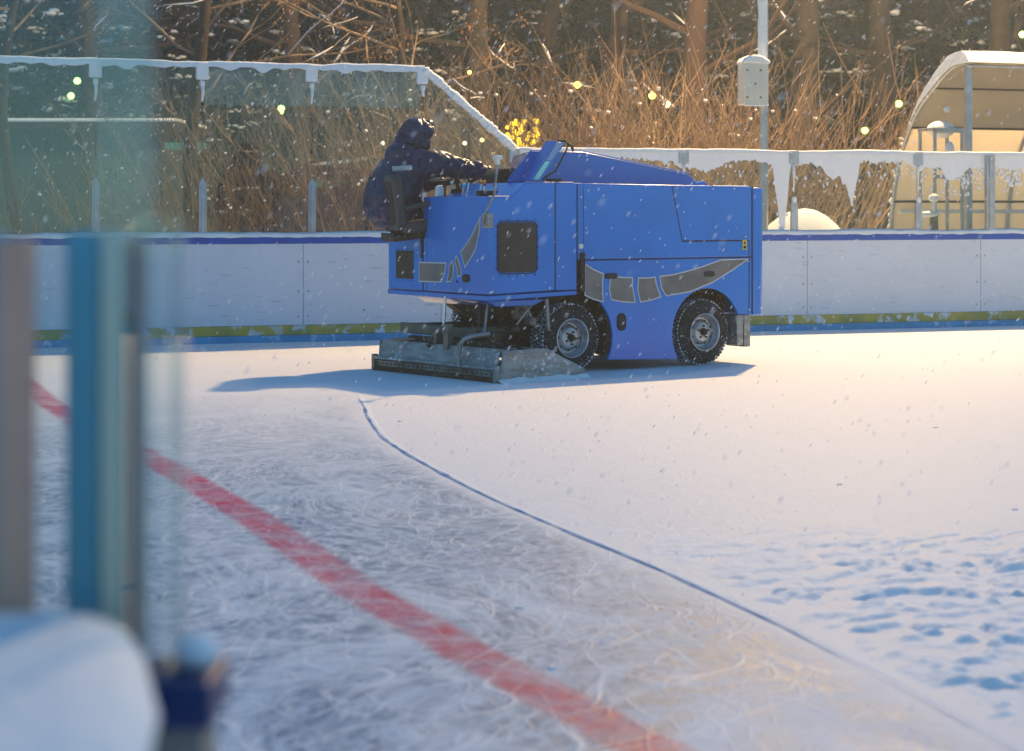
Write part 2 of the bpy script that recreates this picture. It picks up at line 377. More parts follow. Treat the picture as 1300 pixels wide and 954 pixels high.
    am = N('ShaderNodeMapRange'); am.inputs[3].default_value = .2; am.inputs[4].default_value = .62; L(at.outputs['Fac'], am.inputs[0]); rw_ = N('ShaderNodeMapRange'); rw_.inputs[3].default_value = 1; rw_.inputs[4].default_value = .42; L(ar.outputs['Fac'], rw_.inputs[0])
    aw = N('ShaderNodeMath'); aw.operation = 'MULTIPLY'; L(am.outputs[0], aw.inputs[0]); L(rw_.outputs[0], aw.inputs[1]); L(aw.outputs[0], sm.inputs[1])
    c3 = N('ShaderNodeMix'); c3.data_type = 'RGBA'; c3.inputs[7].default_value = (.84, .84, .86, 1); L(sm.outputs[0], c3.inputs[0]); L(c2.outputs[2], c3.inputs[6])
    L(c3.outputs[2], b.inputs['Base Color'])
    ro = N('ShaderNodeMapRange'); ro.inputs[3].default_value = .62; ro.inputs[4].default_value = .46; L(ba.outputs[0], ro.inputs[0]); L(ro.outputs[0], b.inputs['Roughness'])
    b.inputs['Specular IOR Level'].default_value = .16
    # relief
    n4 = N('ShaderNodeTexNoise'); n4.inputs['Scale'].default_value = 5; n4.inputs['Detail'].default_value = 8; n4.inputs['Roughness'].default_value = .6
    L(warped((0,0,0), .6, .2, (1,.8,1)), n4.inputs['Vector'])
    h = N('ShaderNodeMath'); h.operation = 'MULTIPLY_ADD'; h.inputs[1].default_value = .25; L(tot.outputs[0], h.inputs[0]); L(n4.outputs[0], h.inputs[2])
    bu = N('ShaderNodeBump'); bu.inputs['Strength'].default_value = .35; bu.inputs['Distance'].default_value = .02; L(h.outputs[0], bu.inputs['Height']); L(bu.outputs[0], b.inputs['Normal'])
    return m

def grid_mesh(name, xs, ys, zf, m, attrs=None, kind='structure'):
    X, Y = np.meshgrid(xs, ys); nx = len(xs); ny = len(ys)
    Z = zf(X, Y)
    me = bpy.data.meshes.new(name)
    v = np.stack([X, Y, Z], -1).reshape(-1, 3)
    i = np.arange(nx*ny).reshape(ny, nx)
    q = np.stack([i[:-1,:-1], i[:-1,1:], i[1:,1:], i[1:,:-1]], -1).reshape(-1, 4)
    me.vertices.add(len(v)); me.vertices.foreach_set('co', v.astype(np.float32).ravel())
    me.loops.add(q.size); me.loops.foreach_set('vertex_index', q.astype(np.int32).ravel())
    me.polygons.add(len(q)); me.polygons.foreach_set('loop_start', np.arange(0, q.size, 4, dtype=np.int32))
    try: me.polygons.foreach_set('loop_total', np.full(len(q), 4, dtype=np.int32))
    except Exception: pass
    me.update(calc_edges=True); me.validate()
    me.polygons.foreach_set('use_smooth', np.ones(len(q), dtype=bool))
    for k, fn in (attrs or {}).items():
        a = me.attributes.new(k, 'FLOAT', 'POINT'); a.data.foreach_set('value', fn(X, Y).astype(np.float32).ravel())
    me.materials.append(m)
    o = bpy.data.objects.new(name, me); COL.objects.link(o); tag(o, kind=kind)
    return o
def sst(a, b, x): t = np.clip((x-a)/(b-a), 0, 1); return t*t*(3-2*t)
def bare(X, Y):
    g = np.interp(Y, gy, gx, left=gx[0], right=gx[-1])
    lf = sst(-.02, .25, g-X)
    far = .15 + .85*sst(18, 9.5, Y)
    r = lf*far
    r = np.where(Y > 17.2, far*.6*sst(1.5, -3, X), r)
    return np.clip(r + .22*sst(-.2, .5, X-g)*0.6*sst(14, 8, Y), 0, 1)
ry = np.array([p[1] for p in RED][::-1]); rx = np.array([p[0] for p in RED][::-1])
rs_ = [Vector((a, b, 0)) for a, b in RED]
def redf(X, Y):
    d = np.full(X.shape, 9.)
    for a, b in zip(RED[:-1], RED[1:]):
        ax, ay = a; bx, by = b; L2 = (bx-ax)**2+(by-ay)**2
        t = np.clip(((X-ax)*(bx-ax)+(Y-ay)*(by-ay))/L2, 0, 1)
        d = np.minimum(d, np.hypot(X-ax-t*(bx-ax), Y-ay-t*(by-ay)))
    return 1-sst(.080, .135, d)
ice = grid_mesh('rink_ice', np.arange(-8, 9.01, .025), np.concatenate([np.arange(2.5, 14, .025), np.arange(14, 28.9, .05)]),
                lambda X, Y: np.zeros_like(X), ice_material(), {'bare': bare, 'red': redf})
# cut the ice at the boards: drop what lies beyond them
me = ice.data
import bmesh
bm = bmesh.new(); bm.from_mesh(me)
bmesh.ops.delete(bm, geom=[v for v in bm.verts if v.co.y > B0 + BS*v.co.x + .06], context='VERTS')
bm.to_mesh(me); bm.free()

# ridge of snow pushed up beside the last machine pass
mb = MB()
pts = []
for i in range(len(GROOVE)-1):
    a = Vector((*GROOVE[i], 0)); b_ = Vector((*GROOVE[i+1], 0)); n = max(2, int((b_-a).length/.04))
    pts += [a.lerp(b_, k/n) for k in range(n)]
prev = None; rows = []
for i, p in enumerate(pts):
    d = (pts[min(i+3, len(pts)-1)]-pts[max(i-3, 0)]).normalized(); nrm = Vector((-d.y, d.x, 0))
    if nrm.x < 0: nrm = -nrm
    fade = min(1, i/60)
    hgt = (.0022+.002*mnoise.noise(Vector((p.x*7, p.y*7, 0)))+.0015*mnoise.noise(Vector((p.x*30, p.y*30, 3)))+.005*max(0, mnoise.noise(Vector((p.x*11, p.y*11, 8)))))*fade
    if 0.2 < p.x < .75: hgt *= (1.0+.6*mnoise.noise(Vector((p.x*3, p.y*9, 9))))
    hgt *= min(1, max(.3, (p.y-7.2)/4))
    w = .014+.008*mnoise.noise(Vector((p.x*5, p.y*5, 7)))
    j = .008*mnoise.noise(Vector((p.x*2.5, p.y*2.5, 1)))
    rows.append([p+nrm*(j-w*1.2)+Vector((0,0,-.002)), p+nrm*(j-w*.3)+Vector((0,0,max(.001, hgt))), p+nrm*(j+w*.4)+Vector((0,0,max(.001, hgt*.8))), p+nrm*(j+w*2.2)+Vector((0,0,-.002))])
mb.add([v for r in rows for v in r], [(4*i+k, 4*i+k+1, 4*i+k+5, 4*i+k+4) for i in range(len(rows)-1) for k in range(3)])
o = mb.build('snow_ridge', SNOW, smooth=180); tag(o, kind='structure')
# dark wet track at the foot of the ridge
WET = mat('wet_ice', (.07, .22, .50), .9, col2=(.40, .52, .70), vscale=5, spec=.02)
mb = MB(); rows = []
for i, p in enumerate(pts):
    d = (pts[min(i+3, len(pts)-1)]-pts[max(i-3, 0)]).normalized(); nrm = Vector((-d.y, d.x, 0))
    if nrm.x < 0: nrm = -nrm
    w = .010+.008*mnoise.noise(Vector((p.x*4, p.y*4, 2)))
    w *= .8+.5*mnoise.noise(Vector((p.x*9, p.y*3, 4)))
    if p.y < 8.8: w *= max(.12, (p.y-6.9)/1.9)
    if i < 40: w *= i/40
    rows.append([p+nrm*(-.030-w)+Vector((0,0,.004)), p+nrm*(-.030+w*1.3)+Vector((0,0,.004))])
mb.add([v for r in rows for v in r], [(2*i, 2*i+1, 2*i+3, 2*i+2) for i in range(len(rows)-1) if 1])
o = mb.build('wet_track', WET); tag(o, kind='structure')

# trodden snow, lower right
def lumps(X, Y):
    g = np.interp(Y, gy, gx)
    edge = sst(.03, .25, X-g) * sst(10.7, 9.3, Y + .25*fbm(X*1.5, Y*0+3)) 
    # footprints and skate kicks: oriented oval mounds
    w1 = .35*fbm(X*1.7+7, Y*1.5, 2); e_ = X*.66+Y*.75+w1; p_ = X*.75-Y*.66+w1*.6
    h = sst(.48, .74, vn(e_*7.5, p_*16)*.6+.4*vn(e_*15+9, p_*27+2))
    dp = sst(.52, .8, vn(e_*8+31, p_*13+11)*.7+.3*vn(e_*20, p_*20))
    f = (fbm(X*34, Y*24, 3)-.45)*.008
    rows_ = .55+.6*sst(.3, .7, vn(X*1.1+3, Y*2.9+8))
    dens = (.75+.35*sst(.2, 1.3, (X-g)*.6+(9.8-Y)*.5))*rows_
    return edge*(.021*h*dens - .012*dp*dens + f + .006) - .004
SNOWC = mat('trodden_snow', (.84, .85, .87), .7, bump=.25, bscale=40, spec=.25)
grid_mesh('trodden_snow', np.arange(.30, 4.6, .014), np.arange(4.2, 10.9, .018), lumps, SNOWC)
# loose crumbs of snow on the ice
mb = MB()
for _ in range(260):
    y = rnd.uniform(7, 21); x = rnd.uniform(-.27, .27)*y
    r = rnd.choice([.003, .004, .006]) if rnd.random() < .97 else .014
    mb.ico((x, y, r*.1), r, sq=(1.5, 1.3, .45))
o = mb.build('snow_crumbs', SNOW, smooth=180); tag(o, kind='stuff', label='loose crumbs of snow scattered over the rink ice', cat='snow')

# ground beyond the rink: one big sheet with banks
def ground(X, Y):
    d = (Y-B0-BS*X)/math.sqrt(1+BS*BS)
    z = np.where(d < 1, -.06, 0.)
    z = z + sst(2, 30, d)*.5*fbm(X*.15+40, Y*.15+40) + sst(45, 90, d)*9
    return z
xs = np.concatenate([np.arange(-160, -60, 20), np.arange(-60, 60, 1.5), np.arange(60, 161, 20)])
ys = np.concatenate([np.arange(-60, 0, 20), np.arange(0, 110, 1.5), np.arange(110, 201, 20)])
grid_mesh('snow_ground', xs, ys, ground, SNOWG)
def bank(cx, cy, rx_, ry_, h, seed):
    mb = MB(); n = 26; rings = 8; vs = [(cx, cy, h)]; fs = []
    for r in range(1, rings+1):
        t = r/rings
        for k in range(n):
            a = 2*math.pi*k/n; w = 1+.22*mnoise.noise(Vector((math.cos(a)*1.5, math.sin(a)*1.5, seed)))
            vs.append((cx+rx_*t*w*math.cos(a), cy+ry_*t*w*math.sin(a), h*(1-t*t)**1.0-.1*(t > .99)))
    for k in range(n): fs.append((0, 1+k, 1+(k+1) % n))
    for r in range(rings-1):
        for k in range(n): fs.append((1+r*n+k, 1+r*n+n+k, 1+r*n+n+(k+1) % n, 1+r*n+(k+1) % n))
    mb.add(vs, fs); o = mb.build('snow_bank', SNOWG, smooth=180); tag(o, kind='structure'); return o
bank(4.15, 28.6, 1.25, .8, 1.58, 1.)
bank(-5.5, 38, 6, 2.5, 1.1, 4.)

# ================================================================== BOARDS AND GLASS
def along(px, off=0., z=0.):
    p = bpt(px) + bnor*off; p.z = z; return p
def bframe(p):      # matrix: local x along boards, y outward, origin p
    return Matrix.Translation(p) @ Matrix.Rotation(BA, 4, 'Z')
O = bpt(650); 
def sx(px):          # distance along the boards from px 650
    return (bpt(px)-O).dot(bdir)
BT = 1.25
boards = empty('dasher_boards', O, BA); tag(boards, 'long white rink boards with blue cap rail and yellow kickplate behind the machine', 'rink boards')
seams = [sx(-110), sx(120), sx(385), sx(560), sx(780), sx(1025), sx(1245), sx(1460)]
for a, b in zip(seams[:-1], seams[1:]):
    mb = MB(); mb.box(a+.003, b-.003, 0, .012, .20, BT-.085); mb.build('panel', BOARD, boards, bevel=.002)
mb = MB(); mb.box(seams[0], seams[-1], .0125, .12, .0, BT-.09); mb.build('frame', SEAM, boards)
mb = MB(); mb.box(seams[0], seams[-1], -.012, .15, BT-.085, BT); mb.build('cap_rail', CAPB, boards, bevel=.008)
mb = MB(); mb.box(seams[0], seams[-1], -.010, .0115, .085, .197); mb.build('kickplate', KICK, boards, bevel=.002)
mb = MB(); mb.box(seams[0], seams[-1], -.016, .0115, .0, .082); mb.build('foot_shade_strip', speckle(mat('blue_foot_shade', (.05,.36,.66), .4, var=.2), 9, .56, .66, (.6,.72,.86), 2, .4, .6), boards)  # blue snow shade at the foot of the boards, painted as a strip
mb = MB()
for s_ in seams[1:-1]:
    for z in (.3, .6, .95):
        for d in (-.06, .06): mb.lathe([(0, -.006), (.008, -.006), (.010, -.0005)], 8, (s_+d, 0, z))
mb.build('rivet', STEELD, boards)
# snow lying on the cap rail
def snow_strip(name, parent, x0, x1, y0, y1, z, h, step=.05, seed=0., mat_=SNOW, drip=0.):
    mb = MB(); rows = []; n = int((x1-x0)/step)+1; K = 9
    for i in range(n+1):
        x = x0+(x1-x0)*i/n
        hh = h*(.75+.9*(mnoise.noise(Vector((x*.9, seed, 0)))*.5+.5*mnoise.noise(Vector((x*4, seed, 5)))*.5+.2))
        dn = drip*max(0, mnoise.noise(Vector((x*5, seed+9, 2)))+.2)
        row = []
        for k in range(K):
            t = math.pi*k/(K-1)
            yy = (y0+y1)/2-math.cos(t)*(y1-y0)/2*(1+.15*mnoise.noise(Vector((x*8, k*.7, seed))))
            zz = z+math.sin(t)**.6*hh if 0 < k < K-1 else z-.004-dn
            row.append((x, yy, zz))
        rows.append(row)
    mb.add([v for r in rows for v in r], [(K*i+k, K*i+k+1, K*i+k+K+1, K*i+k+K) for i in range(n) for k in range(K-1)])
    return mb.build(name, mat_, parent, smooth=180)
snow_strip('snow_cap', boards, seams[0], seams[-1], -.03, .14, BT, .06, seed=2., drip=.02)

TT = 3.25     # tall glass top
LT = 2.30     # low glass top
tall = empty('glass_barrier', O, BA); tag(tall, 'tall glass barrier left of the machine, its top rail thick with snow', 'glass barrier')
pxs = [-110, -20, 122, 258, 397, 538]
for a, b in zip(pxs[:-1], pxs[1:]):
    mb = MB(); mb.box(sx(a)+.012, sx(b)-.012, .06, .072, BT+.02, TT)
    mb.build('pane', PANE, tall)
for p in pxs[1:]:
    s_ = sx(p)
    mb = MB(); mb.prism([(s_-.045, BT), (s_+.045, BT), (s_+.045, BT+.62), (s_, BT+.70), (s_-.045, BT+.62)], .02, .055, mi=0)
    mb.box(s_-.020, s_+.020, .004, .019, BT, BT+.6)
    mb.build('post', ALU, tall, bevel=.004)
    mb = MB(); mb.box(s_-.075, s_+.075, .035, .10, TT-.16, TT+.05); mb.box(s_-.03, s_+.03, .02, .11, TT-.24, TT-.17)
    mb.build('clip', SNOW, tall, bevel=.02)
    mb = MB(); n = rnd.randint(2, 5)
    mb.tube([(s_+.008*math.sin(k*2.), .05, TT-.2-k*.11) for k in range(n)], [.022*(1-k/n)+.006 for k in range(n)], 5)
    mb.build('frozen_drip', SNOW, tall, smooth=180)
snow_strip('snow_cap', tall, sx(-110), sx(541), .035, .10, TT, .07, step=.02, seed=5., drip=.07)
# frosted film, upper part of the last panes
mb = MB(); mb.box(sx(262), sx(536), .074, .078, TT-.45, TT-.02); mb.build('frost_film', PANEF, tall)
# raking pane that steps the glass down
s0, s1 = sx(541), sx(655)
mb = MB(); mb.prism([(s0+.01, BT+.02), (s1, BT+.02), (s1, LT-.02), (s0+.01, TT)], .06, .072); mb.build('pane', PANE, tall)
mb = MB(); P = []; Q = []
for i in range(150):
    t = i/149; e = Vector((t*9, 3, 1)); P.append((s0+(s1-s0)*t+.012*mnoise.noise(e*2), .066+.014*mnoise.noise(e*1.7), TT+.02+(LT-TT)*t+.014*mnoise.noise(e*3)))
    Q.append(.052+.016*mnoise.noise(e*1.3)+.014*mnoise.noise(e*6)+.008*mnoise.noise(e*15))
mb.tube(P, Q, 9)
mb.build('raking_snow', SNOW, tall, smooth=180)

low = empty('glass_barrier', O, BA); tag(low, 'low glass barrier with snow stuck along its top edge, right of the machine', 'glass barrier')
lp = [655, 735, 870, 1010, 1168, 1258, 1440]
for a, b in zip(lp[:-1], lp[1:]):
    mb = MB(); mb.box(sx(a)+.01, sx(b)-.01, .06, .072, BT+.02, LT); mb.build('pane', PANE, low)
for p in lp[:-1]:
    s_ = sx(p)
    if p == 1258:
        mb = MB(); mb.box(s_-.065, s_+.065, .0, .055, BT, LT); mb.box(s_-.025, s_+.025, -.012, -.001, BT, LT-.02); mb.build('post', ALU, low, bevel=.004)
        continue
    mb = MB(); mb.prism([(s_-.05, BT), (s_+.05, BT), (s_+.05, BT+.40), (s_, BT+.45), (s_-.05, BT+.40)], .02, .055); mb.build('post', ALU, low, bevel=.004)
    mb = MB(); mb.ico((s_, .035, BT+.44), .05, sq=(1, .7, 1.3)); mb.build('snow', SNOW, low, smooth=180, subsurf=1)
    mb = MB(); mb.box(s_-.07, s_+.07, .03, .10, LT-.15, LT+.03); mb.build('clip', ALU, low, bevel=.012)
    mb = MB(); mb.tube([(s_, .05, LT-.15-k*.09) for k in range(5)], [.03, .022, .014, .012, .008], 5); mb.build('frozen_drip', SNOW, low, smooth=180)
snow_strip('snow_cap', low, sx(655), sx(1440), .03, .10, LT, .045, step=.03, seed=8.)
# crust of snow clinging to the glass below the edge: lower outline as deep as in the photograph
prof = [(655,.14),(760,.10),(800,.09),(850,.13),(880,.22),(905,.25),(925,.12),(960,.10),(983,.16),(987,.55),(993,.92),(998,.93),(1002,.6),(1006,.18),(1030,.12),(1045,.20),(1058,.34),(1068,.30),(1076,.42),(1084,.62),(1090,.40),(1094,.12),(1130,.11),(1150,.10),(1170,.22),(1190,.16),(1212,.36),(1222,.30),(1232,.18),(1262,.16),(1290,.2),(1320,.26),(1440,.2)]
pxa = np.array([p[0] for p in prof]); dpa = np.array([p[1] for p in prof])
mb = MB(); top = []; bot = []; xx = np.arange(sx(656), sx(1438), .018)
pxsamp = np.linspace(650, 1445, 900); ss = np.array([sx(p) for p in pxsamp])
for x in xx:
    px = np.interp(x, ss, pxsamp); d = np.interp(px, pxa, dpa)
    d = max(.03, d*(1+.35*mnoise.noise(Vector((x*9, 1, 0))))+.05*mnoise.noise(Vector((x*26, 3, 0))))
    top.append((x, LT-.005)); bot.append((x, LT-d))
for i in range(len(xx)-1):
    t = .010+.006*mnoise.noise(Vector((xx[i]*7, 0, 0)))
    mb.prism([top[i], bot[i], bot[i+1], top[i+1]], .058-t, .058)
mb.build('clinging_snow', SNOW, low)
mb = MB()
for _ in range(420):
    px = rnd.choice([rnd.uniform(1140, 1300), rnd.uniform(1225, 1300), rnd.uniform(700, 1140)])
    x = sx(px); d0 = np.interp(px, pxa, dpa); d = d0+abs(rnd.gauss(0, .16))
    mb.ico((x, .055, LT-d), rnd.uniform(.006, .022), sq=(1, .35, rnd.uniform(1, 1.8)))
mb.build('snow_speckles', SNOW, low, smooth=180)

# ================================================================== ICE RESURFACER
C0 = Vector((-.2214, 18.891, 0)); TH = R(34)
rs = empty('ice_resurfacer', C0, TH)
tag(rs, 'blue ice resurfacing machine with grey swoosh decals driving over the rink', 'ice resurfacer')
W = 1.845
# --- rear cabin body
mb = MB()
mb.prism([(0,.775),(0,1.70),(.25,1.70),(.43,1.835),(.766,1.835),(.766,.80)], 0, 1.17)
body = mb.build('body', BLUE, rs, bevel=.014, seg=3)
mb = MB()
mb.prism([(.0,.775),(0,1.335),(.50,1.335),(.50,.80)], 1.175, W)
mb.prism([(.50,.80),(.50,1.66),(.60,1.69),(1.025,1.69),(1.025,.80)], 1.175, W)
mb.build('driver_deck', BLUE, rs, bevel=.012)
mb = MB(); mb.prism([(.77,.80),(.77,1.834),(1.026,1.832),(1.026,.80)], .004, 1.17); mb.build('side_strip', BLUE, rs, bevel=.008)
# lip under the body
mb = MB(); mb.prism([(-.004,.72),(-.004,.768),(1.02,.795),(1.02,.755)], -.003, W+.003); mb.build('lower_lip', BLUE, rs, bevel=.006)
mb = MB(); mb.prism([(.02,.72),(.12,.66),(.55,.66),(.70,.72)], .05, 1.35); mb.build('underside', BLUE2, rs, bevel=.01)
# --- tank
mb = MB(); mb.prism([(1.03,1.09),(1.03,1.832),(3.24,1.812),(3.24,1.09)], .0, W); mb.build('snow_tank', BLUE, rs, bevel=.014, seg=3)
def arc(cx, cz, r, a0, a1, n=18): return [(cx+r*math.cos(R(a0+(a1-a0)*k/n)), cz+r*math.sin(R(a0+(a1-a0)*k/n))) for k in range(n+1)]
WR, WF = 1.00, 2.645
poly = [(1.105,1.083),(3.24,1.083),(3.24,.50)] + arc(WF,.335,.445,22,214) + [(2.19,.085),(1.42,.11)] + arc(WR,.335,.455,-29,76.5)
mb = MB(); mb.prism(poly, .002, .035); mb.prism(poly, W-.035, W-.002); mb.build('side_skirt', BLUE, rs, bevel=.005)
# front corner
fp = [(3.243,-.012),(3.36,-.012),(3.40,.02),(3.41,.08),(3.41,W-.08),(3.40,W-.02),(3.36,W+.012),(3.243,W+.012)]
mb = MB(); mb.prism(fp, .49, 1.80, 'xy'); mb.build('front_cover', BLUE, rs, bevel=.02, seg=3)
# snow tank lid (raised)
Lp = [(.41,1.84),(.69,2.144),(1.31,2.146),(2.66,1.932),(2.80,1.815)]
mb = MB(); n = len(Lp); far_ = [(u+.84*max(0, 1-(u-.41)/1.6), z) for u, z in Lp]
mb.add([(u, .30, z) for u, z in Lp]+[(u, 1.62, z) for u, z in far_], [tuple(range(n)), tuple(range(2*n-1, n-1, -1))]+[(i, i+n, (i+1) % n+n, (i+1) % n) for i in range(n)])
mb.build('tank_lid', BLUE2, rs, bevel=.012)
mb = MB(); mb.tube([(.41,.292,1.845),(.69,.292,2.152),(1.31,.292,2.154),(2.66,.292,1.94)], .008, 5); mb.build('lid_trim', BLUE2, rs)
mb = MB(); mb.prism([(2.78,1.81),(2.80,1.85),(2.86,1.87),(2.90,1.85),(2.93,1.81)], .32, .42); mb.build('lid_hinge', BLUE, rs, bevel=.005)
# white light catching strips: snow dust on horizontal edges
for (u0, u1, v, z) in ((.02,.58,.02,1.702),(.44,1.0,.02,1.838),(1.04,2.7,.03,1.828),(2.75,3.22,.03,1.818)):
    mb = MB(); rws = []
    n = int((u1-u0)/.02)
    for i in range(n+1):
        u = u0+(u1-u0)*i/n; h = .004+.006*abs(mnoise.noise(Vector((u*9, v, z)))); w = .03+.02*mnoise.noise(Vector((u*6, 4, z)))
        zz = z-(u-u0)*(.018/2.2 if u0 > 1 else 0)
        rws.append([(u, v-.012, zz), (u, v+w*.4, zz+h), (u, v+w, zz+h*.6), (u, v+w+.03, zz-.002)])
    mb.add([p for r in rws for p in r], [(4*i+k, 4*i+k+1, 4*i+k+5, 4*i+k+4) for i in range(n) for k in range(3)])
    mb.build('snow_dusting', SNOW, rs, smooth=180)
# seams, as thin strips let 1.5 mm proud
def sline(pts, y=-.0015, w=.006, name='seam', m=SEAM, par=rs):
    mb = MB()
    for a, b in zip(pts[:-1], pts[1:]):
        a = Vector(a); b = Vector(b); d = (b-a).normalized(); n = Vector((-d.y, d.x))*w
        mb.prism([tuple(a-n*.5), tuple(b-n*.5), tuple(b+n*.5), tuple(a+n*.5)], y, .0)
    return mb.build(name, m, par)
sline([(.768,.80),(.768,1.834)], w=.008); sline([(1.028,.80),(1.028,1.83)], w=.007)
sline([(1.04,1.087),(3.24,1.087)], y=-.002, w=.010); sline([(.0,.772),(1.02,.80)], y=-.004, w=.007)
sline([(2.19,1.81),(2.322,1.262),(3.19,1.262)], y=-.003, w=.008); sline([(3.20,1.262),(3.20,.52)], y=-.003, w=.006)
sline([(3.241,.5),(3.241,1.81)], y=-.003, w=.012); sline([(1.10,1.10),(1.10,1.80)], y=-.0018, w=.004)
sline([(2.322,1.254),(3.19,1.254)], y=-.0025, w=.006)
mb = MB(); mb.box(-.0015, 0, 1.095, 1.101, .78, 1.69); mb.box(-.0055, -.004, 0, W, .768, .774); mb.box(-.002, 0, 1.168, 1.178, .78, 1.335); mb.build('seam', SEAM, rs)
# hatch panel on the tank side
mb = MB(); mb.prism([(2.205,1.80),(2.335,1.272),(3.185,1.272),(3.185,1.796)], -.0015, .002); mb.build('hatch', BLUE, rs, bevel=.003)
def rrect(x0, x1, z0, z1, r, n=4):
    P = []
    for cx, cz, a in ((x1-r, z1-r, 0), (x0+r, z1-r, 90), (x0+r, z0+r, 180), (x1-r, z0+r, 270)):
        P += [(cx+r*math.cos(R(a+90*k/n)), cz+r*math.sin(R(a+90*k/n))) for k in range(n+1)]
    return P
# engine vent on the near side
mb = MB(); mb.prism(rrect(.112,.540,.985,1.455,.045), -.006, .002); v_ = mb.build('vent_panel', GRILLE, rs, bevel=.003)
mb = MB(); a_ = rrect(.100,.552,.973,1.467,.055)
for i in range(len(a_)):
    p, q = a_[i], a_[(i+1) % len(a_)]; mb.tube([(p[0],-.004,p[1]),(q[0],-.004,q[1])], .006, 4)
mb.build('frame', SEAM, v_)
mb = MB()
for k in range(5):
    for z in (.955, 1.485): mb.lathe([(0,-.006),(.006,-.006),(.007,0)], 6, (.13+k*.1, 0, z))
    for u in (.085, .567): mb.lathe([(0,-.006),(.006,-.006),(.007,0)], 6, (u, 0, 1.02+k*.1))
mb.build('bolt', SEAM, v_)
# rear vent
mb = MB(); mb.box(-.006, .002, 1.352, 1.688, .885, 1.165); v_ = mb.build('vent_panel', GRILLE, rs, bevel=.006)
mb = MB()
for k in range(6):
    for z in (.868, 1.182): mb.lathe([(0,-.005),(.005,-.005),(.006,0)], 6, (0, 1.36+k*.065, z), 'x')
mb.build('bolt', SEAM, v_)
# recessed handles
def slot(u, z, w, h, rear=False):
    mb = MB()
    P = rrect(u-w/2, u+w/2, z-h/2, z+h/2, min(w, h)*.48)
    mb.prism(P, -.007, .002, 'yz' if rear else 'xz'); o = mb.build('handle', BLACK, rs, bevel=.002)
    mb = MB(); Q = rrect(u-w*.32, u+w*.32, z-h*.3, z+h*.3, min(w, h)*.28); mb.prism(Q, -.0095, -.0075, 'yz' if rear else 'xz'); mb.build('latch', GRILLE, o)
slot(1.432,.928,.155,.055); slot(2.668,.925,.145,.055); slot(1.561,.475,.11,.175); slot(1.187,1.205,.045,.22,True); slot(.382,.922,.13,.075,True)
slot(.545,.885,.02,.025,True)
# decals
def inset(poly, d):
    n = len(poly); area = sum(poly[i][0]*poly[(i+1) % n][1]-poly[(i+1) % n][0]*poly[i][1] for i in range(n)); s = 1 if area > 0 else -1
    out = []
    for i in range(n):
        a, b, c = Vector(poly[i-1]), Vector(poly[i]), Vector(poly[(i+1) % n])
        n1 = Vector((-(b-a).y, (b-a).x)).normalized()*s; n2 = Vector((-(c-b).y, (c-b).x)).normalized()*s
        m = (n1+n2); m = m/max(.35, m.length_squared)*2*.5*2 if m.length > 1e-6 else n1
        k = d/max(.3, (n1+n2).normalized().dot(n1)) if (n1+n2).length > 1e-6 else d
        out.append(tuple(b+(n1+n2).normalized()*k))
    return out
def decal(poly, plane='xz'):
    mb = MB(); mb.prism(poly, -.003, .001, plane); o = mb.build('decal', DECALW, rs)
    mb = MB(); mb.prism(inset(poly, .012), -.0045, -.0035, plane); mb.build('decal_fill', DECAL, o)
decal([(1.113,1.060),(1.22,1.000),(1.345,.955),(1.335,.88),(1.335,.78),(1.345,.672),(1.22,.70),(1.113,.745)])
decal([(1.425,.938),(1.56,.918),(1.70,.912),(1.70,.82),(1.735,.655),(1.58,.665),(1.432,.692),(1.405,.80)])
decal([(1.765,.908),(1.88,.905),(1.985,.912),(1.995,.84),(2.055,.705),(1.92,.672),(1.79,.658),(1.755,.78)])
decal([(2.03,.918),(2.20,.930),(2.36,.958),(2.58,1.005),(2.823,1.070),(3.20,1.072),(2.98,.955),(2.72,.835),(2.42,.745),(2.115,.712),(2.05,.80)])
decal([(1.246,1.060),(.735,1.065),(.765,.955),(.825,.868),(1.246,.862)], 'yz')
decal([(.635,1.092),(.603,1.03),(.610,.93),(.655,.880),(.745,.870),(.700,.95),(.690,1.03)], 'yz')
decal([(.560,1.142),(.50,1.07),(.466,1.00),(.475,.945),(.535,.925),(.545,1.0),(.590,1.09)], 'yz')
decal([(.130,1.520),(.145,1.38),(.215,1.20),(.300,1.11),(.405,1.02),(.485,1.175),(.37,1.26),(.27,1.35),(.20,1.44)], 'yz')
# warning sticker
mb = MB(); mb.box(3.11, 3.165, -.0055, -.003, 1.165, 1.265); o = mb.build('warning_sticker', YELLOW, rs)
mb = MB(); mb.prism([(3.12,1.222),(3.155,1.222),(3.1375,1.256)], -.0075, -.006); mb.box(3.12, 3.155, -.0075, -.006, 1.175, 1.205); mb.build('symbol', BLACK, o)
# hinge block and little square plate
mb = MB(); mb.box(1.055, 1.11, -.022, 0, .78, 1.16); o = mb.build('hinge', BLACK, rs, bevel=.006)
mb = MB()
for k in range(6): mb.lathe([(0,-.03),(.010,-.03),(.012,-.022)], 6, (1.07+.025*(k % 2), 0, .81+k*.062))
mb.build('bolt', STEELD, o)
mb = MB(); mb.box(1.045, 1.095, -.008, 0, 1.20, 1.245); mb.build('marker_plate', WHITEP, rs, bevel=.003)
# rivets
mb = MB()
for u, z in ((.70,.83),(.02,.80),(2.25,1.79),(2.72,1.785),(3.15,1.30),(2.36,1.29),(3.18,1.045),(2.0,1.06),(1.45,.15),(2.1,.13),(1.07,1.7),(3.20,.55),(.04,.81),(3.0,1.79)):
    mb.lathe([(0,-.008),(.009,-.006),(.011,0)], 8, (u, 0, z))
mb.build('rivet', CHROME, rs)
